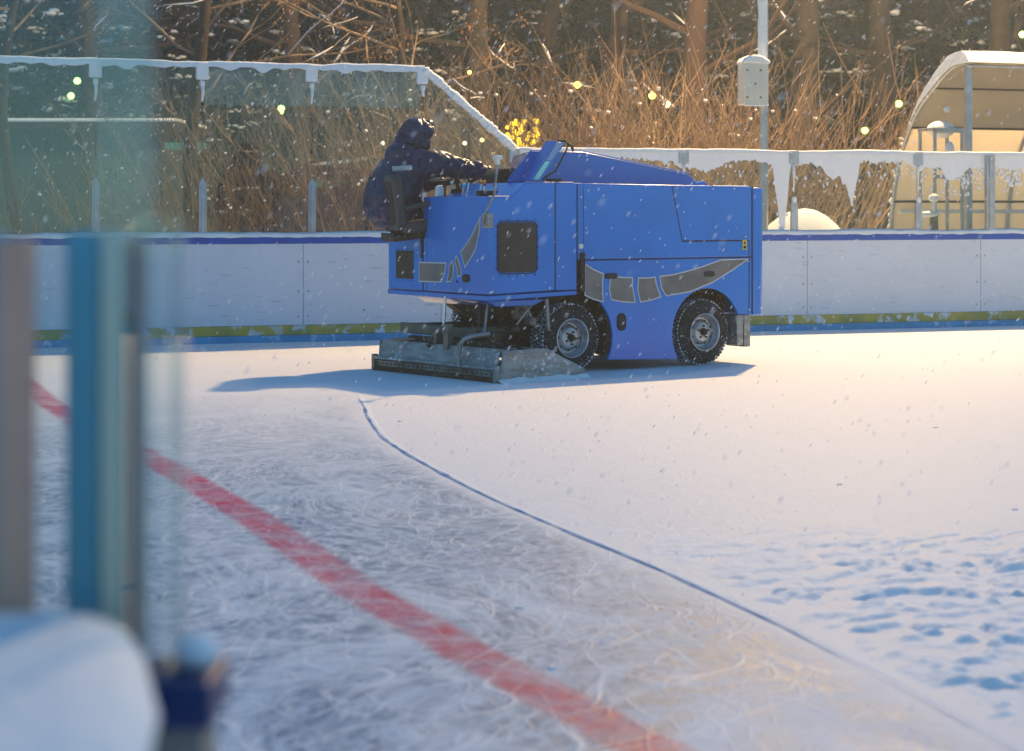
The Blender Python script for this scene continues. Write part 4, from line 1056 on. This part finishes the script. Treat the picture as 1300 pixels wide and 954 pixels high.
gate = empty('rink_gate_glass', (0,0,0)); tag(gate, 'blurred glass gate panel with blue and aluminium edge posts at the left', 'glass panel')
mb = MB(); mb.box(-.505,-.468,2.28,2.32,.95,1.58); mb.build('post', TEALP, gate, bevel=.003)
mb = MB(); mb.box(-.466,-.438,2.28,2.33,.95,1.58); mb.build('post', OLIVE, gate, bevel=.003)
mb = MB(); mb.box(-.437,-.424,2.28,2.33,.95,1.57); mb.build('seal', mat('grey_seal', (.06,.08,.10), .6), gate)
mb = MB(); mb.box(-1.3,-.425,2.335,2.347,1.0,2.3); mb.build('pane', PANEN, gate)
mb = MB(); mb.box(-.485,-.415,2.350,2.356,1.0,2.3); mb.build('pane_edge', PANEE, gate)
mb = MB(); mb.box(-.42,-.362,2.20,2.212,1.10,1.60); mb.build('pane', PANEN, gate)
mb = MB(); mb.box(-.373,-.357,2.196,2.216,1.10,1.585); mb.build('pane_edge', PANEE, gate)
mb = MB(); mb.box(-.41,-.318,2.13,2.27,1.055,1.105); mb.build('base_shoe', mat('navy_shoe', (.015,.03,.12), .5), gate, bevel=.006)
mb = MB(); mb.box(-.40,-.33,2.15,2.25,.6,1.053); mb.build('base', mat('tan_base', (.28,.24,.20), .6), gate)
mb = MB(); mb.ico((-.345,2.20,1.125), .032, sq=(1,1,.9)); mb.build('snow', SNOW, gate, smooth=180, subsurf=2)

# ================================================================== SHELTER (right)
so2 = sx(1222); SH = empty('team_shelter', O+bdir*.55, BA); tag(SH, 'arched team shelter with pale canopy and thick snow on its roof', 'shelter')
# local: x along the boards, y outward. front line y=.9, back y=3.2
F0 = 1.0; BK = 3.1; x0 = sx(1215)+.22; x1 = x0+7
def shp(t):      # arch profile from back foot (t=0) to front edge (t=1)
    P = [(BK,0),(BK+.03,.8),(BK-.05,1.6),(BK-.30,2.35),(BK-.75,2.95),(BK-1.30,3.33),(BK-1.75,3.56),(F0,3.60)]
    k = t*(len(P)-1); i = min(int(k), len(P)-2); f = k-i
    a = Vector(P[max(i-1, 0)]); b = Vector(P[i]); c = Vector(P[i+1]); d = Vector(P[min(i+2, len(P)-1)])
    return .5*((2*b)+(c-a)*f+(2*a-5*b+4*c-d)*f*f+(3*b-a-3*c+d)*f**3)
ts = [i/40 for i in range(41)]; pr = [shp(t) for t in ts]
mb = MB()
vs = [(x, p.x+o_, p.y) for x in (x0, x1) for o_, q in ((0, 0),) for p in pr]
n = len(pr); mb.add(vs, [(k, k+1, n+k+1, n+k) for k in range(n-1)])
cn = mb.build('canopy', POLY, SH, smooth=180); sl = cn.modifiers.new('sol', 'SOLIDIFY'); sl.thickness = .012
for xx_ in (x0, x0+2.0, x0+4.0, x0+6.0):
    mb = MB(); mb.tube([(xx_, p.x, p.y+.01) for p in pr], .035, 8); mb.build('hoop', ALU, SH, smooth=60)
for xx_ in (x0+.06, x0+2.35, x0+4.6):
    mb = MB(); mb.box(xx_-.045, xx_+.045, F0+.02, F0+.10, .3, 3.57); mb.build('post', ALU, SH, bevel=.006)
mb = MB(); mb.tube([(x0, F0+.04, 3.57), (x1, F0+.04, 3.57)], .035, 8); mb.build('front_beam', ALU, SH, smooth=60)
for t in (.30, .52, .70):
    p = shp(t); mb = MB(); mb.tube([(x0, p.x-.02, p.y), (x1, p.x-.02, p.y)], .018, 6); mb.build('purlin', GRILLE, SH)
mb = MB(); mb.box(x0+.1, x1, BK-.10, BK-.06, .55, 1.05); mb.build('back_band', CONC, SH)
mb = MB(); mb.box(x0+.1, x1, BK-.11, BK-.05, 1.50, 1.56); mb.build('ledge', WHITEP, SH, bevel=.01)
mb = MB(); mb.box(x0+.9, x1, 2.2, 2.6, .95, 1.02); mb.box(x0+1.2, x0+1.3, 2.3, 2.5, 0, .95); mb.box(x0+4, x0+4.1, 2.3, 2.5, 0, .95); mb.build('bench', WOODO, SH, bevel=.008)
# snow on the roof and rime on the arch
mb = MB(); rws = []; K = 22
for i in range(60):
    x = x0-.05+(x1-x0+.05)*i/59; row = []
    for k in range(K):
        t = .52+.50*k/(K-1); p = shp(min(t, 1)); 
        th_ = .17*math.sin(min(1, k/(K*.55))*math.pi/2)*(1-.75*max(0, (k-K+4)/3)**2) + .02*mnoise.noise(Vector((x*1.5, k*.4, 0)))
        if k == K-1: th_ = -.02
        yy = p.x-(.10 if t > 1 else 0)
        row.append((x, yy-.04*(k > K-4), p.y+.015+max(th_, -.01)))
    rws.append(row)
mb.add([q for r in rws for q in r], [(K*i+k, K*i+k+1, K*(i+1)+k+1, K*(i+1)+k) for i in range(59) for k in range(K-1)])
mb.add([rws[0][k] for k in range(K)]+[(rws[0][k][0], rws[0][k][1], min(rws[0][k][2], shp(min(.52+.5*k/(K-1), 1)).y)) for k in range(K)], [(k, k+1, K+k+1, K+k) for k in range(K-1)])
mb.build('roof_snow', SNOW, SH, smooth=180)
mb = MB()
for i in range(150):
    t = rnd.uniform(.05, .75); p = shp(t); mb.ico((x0+rnd.uniform(-.03, .04), p.x+rnd.uniform(-.01, .04), p.y+rnd.uniform(0, .03)), rnd.uniform(.012, .034), sq=(1, 1, 1.2))
mb.build('rime', SNOW, SH, smooth=180)
# framed stand inside, snow lump on top
st = empty('snowy_stand', (O+bdir*(sx(1196)+1.05)+bnor*1.5)); tag(st, 'small metal stand capped with a lump of snow inside the shelter', 'stand')
st.rotation_euler = (0,0,BA)
mb = MB()
for x, y in ((-.26,0),(.18,0),(-.26,.4),(.18,.4)): mb.box(x-.02, x+.02, y-.02, y+.02, 0, 2.72)
for z in (1.0, 2.0, 2.12, 2.65): mb.box(-.28,.20,-.02,.02,z,z+.05)
mb.box(-.28,.20,-.03,.43,2.68,2.72); mb.build('frame', ALU, st, bevel=.005)
mb = MB(); mb.ico((-.04,.2,2.70), .27, sq=(1.05,.8,.62)); mb.ico((.0,.1,2.98), .06, sq=(1,1,1)); mb.ico((-.02,0,2.42), .1, sq=(1,.6,1.4)); mb.ico((.12,0,2.16), .13, sq=(1,.7,.8)); mb.build('snow', SNOW, st, smooth=180, subsurf=2)
st = empty('low_post', (O+bdir*(sx(1188)+.3)+bnor*.55)); tag(st, 'short post with a crooked cap of snow just behind the right hand glass', 'post')
mb = MB(); mb.box(-.05,.05,-.05,.05,0,1.50); mb.build('post', STEELD, st, bevel=.005)
mb = MB(); mb.ico((-.06,0,1.50), .14, sq=(1.4,.8,.45)); mb.ico((0,0,1.72), .1, sq=(1,.8,.8)); mb.tube([(0,0,1.5),(0,0,1.7)], .03, 6); mb.build('snow', SNOW, st, smooth=180, subsurf=2)

# ================================================================== LOUDSPEAKER POLE + FLOODLIGHT MAST
lpz = Vector((3.56, 28.5, 0)); lp_ = empty('loudspeaker_pole', lpz); tag(lp_, 'grey pole plastered with snow on one side, standing behind the low glass', 'pole')
mb = MB(); mb.tube([(0,0,0),(0,0,8)], .06, 12); mb.build('pole', ALU, lp_, smooth=60)
mb = MB(); rws = []
for i in range(120):
    z = 3.55+i*.04; row = []
    for k in range(7):
        a = R(150+k*30); r = .075+.015*mnoise.noise(Vector((k*.8, z*5, 0))) if 0 < k < 6 else .058
        row.append((r*math.cos(a)-.012, r*math.sin(a)-.01, z))
    rws.append(row)
mb.add([q for r in rws for q in r], [(7*i+k, 7*i+k+1, 7*i+k+8, 7*i+k+7) for i in range(119) for k in range(6)]); mb.build('plastered_snow', SNOW, lp_, smooth=180)
sp = empty('loudspeaker', lpz+Vector((-.17,-.16,3.05)), R(14)); tag(sp, 'white loudspeaker box with snow on top, hung on the grey pole', 'loudspeaker')
mb = MB(); mb.box(-.19,.17,-.16,.12,-.02,.56); mb.build('cabinet', mat('cream_box', (.84,.77,.64), .5, var=.1), sp, bevel=.012)
mb = MB()
for x, z in ((-.15,.08),(.05,.08),(-.15,.46),(.05,.46),(-.03,.27)): mb.lathe([(0,-.172),(.014,-.172),(.016,-.16)], 8, (x, 0, z))
mb.build('screw', STEELD, sp)
mb = MB(); mb.prism([(-.215,.56),(-.17,.63),(-.05,.68),(.06,.67),(.19,.60),(.20,.55)], -.18, .14); mb.build('snow', SNOW, sp, bevel=.03, seg=3)
mb = MB()
for i in range(16): mb.ico((-.17+i*.022, -.15, -.025), rnd.uniform(.012,.024))
mb.build('icing', SNOW, sp, smooth=180)

mast = empty('floodlight_mast', (8.9,30.2,0)); tag(mast, 'tall grey lighting mast right of the shelter carrying the rink floodlight', 'floodlight mast')
mb = MB(); mb.tube([(0,0,0),(0,0,13.4)], [.15,.09], 14); mb.tube([(0,0,13.2),(LAMP_P.x-8.9+.2, LAMP_P.y-30.2+.2, 13.2)], .05, 10); mb.build('mast', ALU, mast, smooth=60)
hl = empty('floodlight', LAMP_P+Vector((0,0,.3))); tag(hl, 'lit rink floodlight head above the shelter', 'floodlight')
dirv = (Vector((0.2,14.5,0))-LAMP_P).normalized(); q = dirv.to_track_quat('-Z', 'Y')
mb = MB(); M = q.to_matrix().to_4x4(); mb.box(-.42,.42,-.30,.30,.06,.24, M=M); mb.box(-.44,.44,-.32,-.30,-.0,.24, M=M); mb.box(-.44,.44,.30,.32,-.0,.24, M=M); mb.build('housing', GRILLE, hl, bevel=.01)
mb = MB(); mb.box(-.40,.40,-.28,.28,.035,.05, M=M); mb.build('lamp_face', emis('lamp_glow', (1,.85,.62), 60), hl)
lt = bpy.data.lights.new('floodlight_lamp', 'POINT'); lt.energy = LAMP_W; lt.color = (1, .655, .29); lt.shadow_soft_size = .22
lo_ = bpy.data.objects.new('floodlight_lamp', lt); COL.objects.link(lo_); lo_.location = LAMP_P+dirv*.35+Vector((0,0,.1)); lo_.rotation_euler = q.to_euler()

# ================================================================== VEGETATION
def bush(name, w, d, h, n, seed, m, lean=0., snow=14, fan=.35):
    r = random.Random(seed); root = empty(name)
    mb = MB(); sn = MB()
    for i in range(n):
        bx = r.uniform(-w/2, w/2); by = r.uniform(-d/2, d/2); H = h*r.uniform(.55, 1.05)
        lx = lean + (bx/(w/2))*fan*.8 + r.gauss(0, fan*.5); ly = r.gauss(0, .18)
        K = 7; P = []; ph = r.uniform(0, 6); cv = r.gauss(0, .18)
        for k in range(K+1):
            t = k/K; P.append(Vector((bx+lx*H*t+cv*H*t*t*.5+.03*math.sin(ph+k*1.3), by+ly*H*t+.03*math.cos(ph+k), H*(t-.12*abs(lx)*t*t))))
        r0 = r.uniform(.008, .018)
        mb.tube(P, [r0*(1-.78*k/K) for k in range(K+1)], 3, cap=False)
        for j in range(r.randint(3, 6)):       # side twigs
            k = r.randint(2, K-1); a = P[k].copy(); d_ = (P[k+1]-P[k]).normalized()+Vector((r.gauss(0, .7), r.gauss(0, .5), r.uniform(-.1, .5)))
            d_.normalize(); L_ = H*r.uniform(.12, .30); Q = [a+d_*L_*s+Vector((0,0,.10*L_*s*s*2))+Vector((r.gauss(0,.015),0,r.gauss(0,.015)))*s for s in (0,.35,.7,1.)]
            mb.tube(Q, [r0*.5,.005,.004,.003], 3, cap=False)
            if r.random() < .5:
                b = Q[1]; e = d_+Vector((r.gauss(0,.6), 0, r.uniform(0,.6))); e.normalize(); mb.tube([b, b+e*L_*.35, b+e*L_*.6+Vector((0,0,.02))], [.004,.003,.0025], 3, cap=False)
        if r.random() < snow/n:
            k = r.randint(2, K); sn.ico(P[k], r.uniform(.018, .042), sq=(1, 1, .8))
    mb.build('stems', m, root); sn.build('snow', SNOW, root, smooth=180)
    return root
BL = ['tall bare brown hedge shrub behind the left glass', 'bare bushy shrub rising behind the driver', 'dense reddish bare shrub behind the tank of the machine', 'bare shrub fanning out to the right of the loudspeaker pole']
protos = [bush('bare_shrub', 2.2, 1.2, 3.9, 84, 11, TWIG), bush('bare_shrub', 2.2, 1.2, 3.7, 76, 12, TWIGD), bush('bare_shrub', 2.0, 1.2, 3.9, 90, 13, TWIG, fan=.5)]
used = [False]*3
def place(pi, X, Y, s, rz, label, sz=1.):
    o = protos[pi] if not used[pi] else copy_tree(protos[pi]); used[pi] = True
    o.location = (X, Y, 0); o.scale = (s, s, s*sz); o.rotation_euler = (0, 0, rz)
    tag(o, label, 'shrub', 'bare shrubs in a hedge behind the boards')
spots = [(1,-8.2,28.6,.50,'dim bare shrub behind the left end of the tall glass'),(1,-6.4,28.9,.56,'bare shrub behind the first post of the tall glass'),(1,-5.0,29.4,.74,'grey brown shrub behind the second post of the tall glass'),
 (1,-3.5,29.8,.90,'grey brown shrub between the second and third glass posts'),(0,-2.1,30.2,.92,'brown shrub just left of the driver'),(0,-.8,30.4,.98,'brown shrub straight behind the driver'),(2,.45,30.8,1.0,'brown shrub beneath the raking snowy glass edge'),
 (0,1.6,31.2,1.03,'reddish shrub behind the raised tank lid'),(2,2.7,31.4,1.04,'reddish shrub behind the low end of the tank lid'),(0,3.8,31.6,1.0,'reddish shrub just left of the loudspeaker'),(2,4.7,31.8,.94,'reddish shrub at the right end of the hedge fanning outwards')]
for i, (pi, X, Y, s, lab) in enumerate(spots): place(pi, X, Y, s, rnd.choice([0, .3, -.3, .15]) if i < 10 else 0, lab)
for i, (pi, X, Y, s, lab) in enumerate([(1,-4.2,33.6,1.02,'second row shrub behind the tall glass'),(0,-1.0,34,1.08,'second row shrub behind the driver'),(0,2.6,34.6,1.02,'second row shrub behind the machine tank')]):
    place(pi, X, Y, s, .4*i, lab)

def bare_tree(name, seed, H, r0, m, limbs=9, leaves=0, spread=1., twigs=True, snowy=.5, first=.3, lw=1.):
    r = random.Random(seed); root = empty(name); tk = MB(); br = MB(); sn = MB(); lf = MB()
    T = [Vector((.12*math.sin(k*.9+seed), .1*math.cos(k*.7+seed), H*k/12)) for k in range(13)]
    tk.tube(T, [r0*(1-.7*k/12) for k in range(13)], 12)
    def limb(a, d, L_, r_, lev):
        K = 7; P = [a]; dd = d.copy()
        for k in range(K):
            dd = (dd+Vector((r.gauss(0,.16), r.gauss(0,.14), r.gauss(0,.10)+(.04 if lev < 2 else -.04)))).normalized(); P.append(P[-1]+dd*L_/K)
        br.tube(P, [r_*(1-.8*k/K)+.002 for k in range(K+1)], 5 if lev == 0 else 3, cap=False)
        if r.random() < snowy and lev < 3 and abs(d.z) < .75:
            s0 = r.randint(0, 3); s1 = r.randint(s0+2, K)
            Q = [p+Vector((0,0,r_*(1-.8*k/K)*.8+.008)) for k, p in enumerate(P)][s0:s1+1]
            sn.tube(Q, [max(.004, (r_*.7+.007)*r.uniform(.6,1.1)) if 0 < i < len(Q)-1 else .004 for i in range(len(Q))], 5)
        if lev < 3:
            for j in range(4 if lev == 0 else 3):
                k = r.randint(2, K); e = dd+Vector((r.gauss(0,.7), r.gauss(0,.6), r.gauss(0,.45))); limb(P[k], e.normalized(), L_*r.uniform(.35,.6), r_*.45, lev+1)
        if leaves and lev >= 1:
            for j in range(leaves):
                if r.random() < .45:
                    p = P[r.randint(2, K)]; 
                    for q in range(r.randint(1, 4)):
                        c = p+Vector((r.gauss(0,.05), r.gauss(0,.03), -.03-q*.045)); s = r.uniform(.02,.036); a1 = r.uniform(0, 3.1)
                        u = Vector((math.cos(a1), math.sin(a1), r.uniform(-.2,.2)))*s*.55; w = Vector((r.gauss(0,.2), r.gauss(0,.2), -1)).normalized()*s*1.5
                        lf.add([c, c+u+w*.5, c+w, c-u+w*.5], [(0,1,2,3)])
    for j in range(limbs):
        z = H*(first+(.95-first)*j/limbs); k = z/H*12; i = int(k); a = T[i].lerp(T[min(i+1,12)], k-i)
        az = r.uniform(0, 2*math.pi); d = Vector((math.cos(az), math.sin(az)*.6, r.uniform(-.05,.55))).normalized(); limb(a, d, H*.30*spread*r.uniform(.7,1.15), r0*.26*lw, 0)
    tk.build('trunk', m, root, smooth=60); br.build('branches', TWIGD if leaves else m, root)
    if sn.v: sn.build('snow', SNOW, root, smooth=180)
    if lf.v: lf.build('dry_leaves', DRYLEAF, root)
    return root
t1 = bare_tree('leafy_bare_tree', 21, 9.5, .13, BARK, limbs=16, leaves=5, spread=1.15, snowy=.08, first=.34, lw=.8); t1.location = (-4.9,31.4,0); tag(t1, 'bare tree with dry hanging leaves over the top left of the glass', 'tree', 'bare trees behind the rink')
t2 = bare_tree('leafy_bare_tree', 22, 9.0, .12, BARK, limbs=15, leaves=5, spread=1.1, snowy=.08, first=.38, lw=.8); t2.location = (-1.9,32.4,0); tag(t2, 'bare tree with hanging brown leaves above the driver', 'tree', 'bare trees behind the rink')
t3 = bare_tree('leafy_bare_tree', 26, 9.0, .10, BARK, limbs=13, leaves=1, spread=1.0, snowy=.2, first=.38, lw=.8); t3.location = (-7.6,30.6,0); tag(t3, 'bare tree with a snowy branch in the top left corner', 'tree', 'bare trees behind the rink')
TR = [(31,-4.5,42,.24,'dark trunk seen through the second tall glass pane'),(32,-.6,41,.30,'dark trunk rising above the driver'),(33,3.6,39,.30,'broad reddish trunk left of the snowy pole'),(34,2.2,43,.26,'reddish trunk above the tank lid'),(35,5.9,41,.34,'grey trunk between the pole and the shelter'),(36,8.0,44,.34,'grey trunk just left of the shelter roof'),(37,-9.0,43,.26,'dark trunk at the far left edge'),(38,10.5,43,.3,'trunk above the shelter roof'),(39,.9,46,.26,'slim trunk above the raking glass edge')]
for s, X, Y, r0, lab in TR:
    t = bare_tree('bare_tree', s, 13, r0, BARKR if 1 < X < 5 else BARK, limbs=13, spread=.85, snowy=.14, first=.12)
    t.location = (X, Y, 0); tag(t, lab, 'tree', 'bare trees behind the rink')

def conifer(seed, H, W_, m):
    r = random.Random(seed); root = empty('spruce_tree'); cr = MB(); sn = MB(); tk = MB()
    tk.tube([(0,0,0),(0,0,H*.5),(0,0,H*.97)], [.22,.13,.02], 8)
    z = H*.06
    while z < H*.98:
        t = z/H; Rr = W_*(1-t)**.8*r.uniform(.8,1.1)+.1; nb_ = max(5, int(11*(1-t)+4))
        for j in range(nb_):
            a = r.uniform(0, 2*math.pi); L_ = Rr*r.uniform(.65,1.12); dx, dy = math.cos(a), math.sin(a); K = max(3, int(L_/.22))
            for k in range(K):
                f = (k+.6)/K; px_, py_ = dx*L_*f, dy*L_*f; pz = z-.30*L_*f*f+.10*L_*f
                ww = .30*(1-.55*f)+.06
                for q in range(5):
                    ox, oy, oz = r.gauss(0, ww*.55), r.gauss(0, ww*.55), r.gauss(0, .07); s = r.uniform(.09,.20)
                    c = Vector((px_+ox, py_+oy, pz+oz-.08*abs(ox+oy)))
                    u = Vector((r.gauss(0,1), r.gauss(0,1), r.gauss(0,.35))).normalized()*s; w = Vector((r.gauss(0,1), r.gauss(0,1), r.gauss(-.5,.5))).normalized()*s*.45
                    cr.add([c-w, c+u, c+w], [(0,1,2)])
                if r.random() < .05:
                    [sn.ico((px_+r.gauss(0,.11), py_+r.gauss(0,.11), pz+.05+r.gauss(0,.03)), r.uniform(.04,.11), sq=(1.3,1.2,.5)) for _q in range(6)]
        z += .24+.20*(1-t)*r.random()
    tk.build('trunk', BARK, root, smooth=60); cr.build('crown', m, root); sn.build('snow', SNOW, root, smooth=180)
    return root
cp = [conifer(51, 12, 2.5, NEED), conifer(52, 14, 2.9, NEED), conifer(53, 11, 2.4, NEED2)]
cu = [False]*3
ORD = 'one two three four five six seven eight nine ten eleven twelve thirteen'.split()
k = 0
for row, (Y, n, xs_) in enumerate(((48, 9, 26), (54, 11, 34), (61, 13, 42))):
    for i in range(n):
        X = -xs_/2+xs_*(i+.5)/n+rnd.uniform(-.8,.8); pi = rnd.choice([0,0,1,2]) if X < 2 else rnd.choice([0,1,2,2])
        o = cp[pi] if not cu[pi] else copy_tree(cp[pi]); cu[pi] = True
        o.location = (X, Y+rnd.uniform(-1.5,1.5), 0); s = rnd.uniform(.85,1.2); o.scale = (s,s,s); o.rotation_euler = (0,0,rnd.uniform(0,6))
        where = ['far left', 'left', 'left of centre', 'centre', 'right of centre', 'right', 'far right'][min(6, int((X/xs_+.5)*7))]
        tag(o, 'dark snowy spruce, number %s from the left in the %s row of the wood' % (ORD[i], ['front', 'middle', 'back'][row]), 'tree', 'spruces in the wood behind the rink'); k += 1
for i, o in enumerate(cp):
    if not cu[i]: bpy.data.objects.remove(o)
# far wood: one dense mass
mb = MB(); r = random.Random(9)
for _ in range(26000):
    x = r.uniform(-34, 34); y = r.uniform(66, 72); h = 15+3*math.sin(x*.9)+2.5*math.sin(x*2.3+1)
    z = r.uniform(0, 1)**.8*h; s = r.uniform(.35,.8)
    c = Vector((x, y, z)); u = Vector((r.gauss(0,1), r.gauss(0,1), r.gauss(0,.6))).normalized()*s; w = Vector((r.gauss(0,1), r.gauss(0,1), r.gauss(-.6,.5))).normalized()*s*.6
    mb.add([c-w, c+u, c+w], [(0,1,2)])
o = mb.build('far_wood', NEED); tag(o, 'dense dark evergreen wood closing the view behind the rink', 'wood', kind='stuff')
# wooded slope behind it
grid_mesh('wooded_hill', np.arange(-90, 91, 2.), np.arange(73, 96, 1.5), lambda X, Y: np.minimum(26, (Y-73)*2.2)+2.5*fbm(X*.2+50, Y*.2+50)-1.5, HILLM)

# low building at the left with a snow edged roof
sh = empty('garden_shed', (-9.5,36.5,0)); tag(sh, 'low dark teal shed seen dimly through the left glass', 'shed')
mb = MB(); mb.box(-3.2,3.2,0,3,0,3.0); mb.build('wall', SHED, sh)
mb = MB(); mb.prism([(-3.5,3.0),(3.5,3.0),(3.5,3.12),(-3.5,3.12)], -.3, 3.3); mb.build('roof', SHEDR, sh)
mb = MB(); mb.box(-3.5,3.5,-.32,3.2,3.125,3.19); mb.build('roof_snow', SNOW, sh, bevel=.03, seg=3)
o = sh

for i, (X, Y, z, w, lab) in enumerate(((-5.75,35.5,2.6,.36,'small turquoise plate between the second and third glass posts'),(-3.3,36,1.95,.3,'small turquoise plate low behind the third glass post'))):
    sg = empty('trail_sign', (X,Y,0)); tag(sg, lab, 'sign')
    mb = MB(); mb.tube([(0,.04,0),(0,.04,z+.1)], .03, 6); mb.build('post', BARK, sg)
    mb = MB(); mb.box(-w,w,-.01,.01,z,z+.13); mb.build('sign_plate', TEALS, sg, bevel=.004)

# ------------------------------------------------------------------ distant lamps
GLY = emis('yellow_lamp', (1, .80, .12), 6); GLG = emis('greenish_lamp', (.62, 1, .22), 5); GLW = emis('warm_white_lamp', (1, .82, .45), 4)
mb = MB(); mb.lathe([(0,-.07),(.05,-.05),(.075,0),(.05,.05),(0,.07)], 12, axis='z'); lampm = mb
where = [(98,103,'above the left glass pane, beside the first post'),(90,122,'lower one of the pair near the first post'),(357,138,'between the third and fourth posts'),(358,143,'just under the lamp between the third and fourth posts'),(733,108,'in the hedge above the raised lid'),(846,133,'low, behind the hedge left of the loudspeaker'),(828,122,'in the hedge, right of the lid'),(1131,107,'topmost of three left of the shelter'),(1141,132,'middle of three left of the shelter'),(1098,166,'lowest of three left of the shelter'),(1298,44,'at the right edge above the shelter'),(486,182,'left of the driver'),(596,92,'over the raking snowy edge'),(590,182,'right of the hood of the driver'),(612,178,'above the steering wheel')]
for i, (px, py, lab) in enumerate(where):
    D = 46 if px > 1050 or px < 400 else 30.0
    if px in (828,846,733): D = 33
    s = D/42*(1.05 if px not in (358,596,590,612,486) else .6)
    m = GLG if px > 1050 or px < 400 else (GLY if i % 2 == 0 else GLW)
    lm = empty('small_lamp', ((px-650)/2560*D, D, CAM_H-(py-262)/2560*D)); tag(lm, 'small glowing lamp '+lab, 'lamp', 'small lamps glimpsed among the trees')
    o = lampm.build('bulb', m, lm, smooth=180); o.scale = (s,s,s)
    zb = -lm.location.z
    mb = MB(); mb.tube([(0,.03,zb),(0,.03,-.05*s)], .012, 5); mb.build('stake', BARK, lm)
# shrub wound with yellow lights
ls = empty('lit_shrub', (.14,33.0,0)); tag(ls, 'shrub wound with bright yellow fairy lights above the steering wheel', 'shrub')
mb = MB()
for i in range(26):
    x = rnd.uniform(-.28,.28); mb.tube([(x*.4,0,0),(x*.8,rnd.uniform(-.1,.1),1.4),(x,rnd.uniform(-.15,.15),rnd.uniform(2.6,3.05))], [.02,.012,.005], 4)
mb.build('stems', TWIG, ls)
GLB = emis('fairy_light', (1, .60, .02), 2.6)
proto_b = None
for i in range(99):
    x = rnd.uniform(-.28,.29); z = rnd.uniform(2.28,3.02)
    if x < -.02 and z < 2.6 and rnd.random() < .7: continue
    if proto_b is None:
        mb = MB(); mb.ico((0,0,0), .026); proto_b = mb.build('fairy_bulb', GLB, ls, smooth=180); b = proto_b
    else:
        b = proto_b.copy(); COL.objects.link(b)
    b.location = (x, rnd.uniform(-.2,.05), z); s = rnd.uniform(.9,1.9); b.scale = (s,s,s)

# ------------------------------------------------------------------ falling snow
FL = mat('snowflake', (.9, .92, .95), .8); translucent(FL, (.95,.96,1), .65)
mb = MB(); r = random.Random(77); fall = Vector((-.62,.0,-1)).normalized()
for _ in range(3600):
    y = r.uniform(5, 26); x = r.uniform(-.30,.30)*y; z = r.uniform(0.1, 4.2)
    s = r.uniform(.0012,.0030)*(1+y*.03); a = Vector((x,y,z))
    mb.add([a+fall*s*4.5, a+Vector((s,0,0)), a+Vector((0,s,0)), a-Vector((s,0,0)), a-Vector((0,s,0)), a-fall*s*4.5], [(0,1,2),(0,2,3),(0,3,4),(0,4,1),(5,2,1),(5,3,2),(5,4,3),(5,1,4)])
o = mb.build('falling_snow', FL); tag(o, 'snowflakes falling through the air over the rink', 'snow', kind='stuff')

# ------------------------------------------------------------------ snowy air
hz = bpy.data.materials.new('haze'); hz.use_nodes = True; nt = hz.node_tree; nt.nodes.remove(nt.nodes['Principled BSDF'])
pv = nt.nodes.new('ShaderNodeVolumePrincipled'); pv.inputs['Color'].default_value = (.76, .90, 1, 1); pv.inputs['Density'].default_value = .0036; pv.inputs['Anisotropy'].default_value = .72
nt.links.new(pv.outputs[0], nt.nodes['Material Output'].inputs['Volume'])
mb = MB(); mb.box(-175, 175, -75, 215, -1.2, 42); o = mb.build('haze', hz); tag(o, 'thin pale haze of blowing snow filling the air', 'haze', kind='stuff')

# every separate piece of these parts becomes an object of its own; masses of snow lumps stay one part
def split_loose(o):
    me = o.data; nv = len(me.vertices); par = list(range(nv))
    def find(a):
        while par[a] != a: par[a] = par[par[a]]; a = par[a]
        return a
    for e in me.edges: a, b = find(e.vertices[0]), find(e.vertices[1]); par[a] = b
    groups = {}
    for i in range(nv): groups.setdefault(find(i), []).append(i)
    if len(groups) < 2 or len(groups) > 60: return
    faces = {}
    for p in me.polygons: faces.setdefault(find(p.vertices[0]), []).append(p)
    first = True
    for g, idx in groups.items():
        if g not in faces: continue
        mp = {v: i for i, v in enumerate(idx)}
        nm = bpy.data.meshes.new(o.name.split('.')[0]); nm.from_pydata([me.vertices[v].co for v in idx], [], [[mp[v] for v in p.vertices] for p in faces[g]])
        for m in me.materials: nm.materials.append(m)
        nm.polygons.foreach_set('use_smooth', [p.use_smooth for p in faces[g]]); nm.set_sharp_from_angle(angle=R(40)); nm.update()
        if first: keep = nm; first = False; continue
        c = o.copy(); COL.objects.link(c); c.data = nm
    o.data = keep
SPL = {'strut', 'lever', 'hydraulic_hose', 'hydraulic_block', 'tow_arm', 'bolt', 'rivet', 'adjuster', 'frame_tube', 'console_gear', 'screw', 'axle', 'front_bracket', 'eye', 'chassis', 'cable', 'seam', 'gauge', 'hand_hole'}
for o in list(COL.objects):
    b = o.name.split('.')[0]
    if o.type == 'MESH' and b in SPL and o.parent: split_loose(o)
for o in COL.objects:
    b = o.name.split('.')[0]
    if o.parent and b in ('snow', 'snow_speckles', 'rime', 'icing', 'clinging_snow', 'raking_snow', 'dry_leaves', 'crown'): o['kind'] = 'stuff'
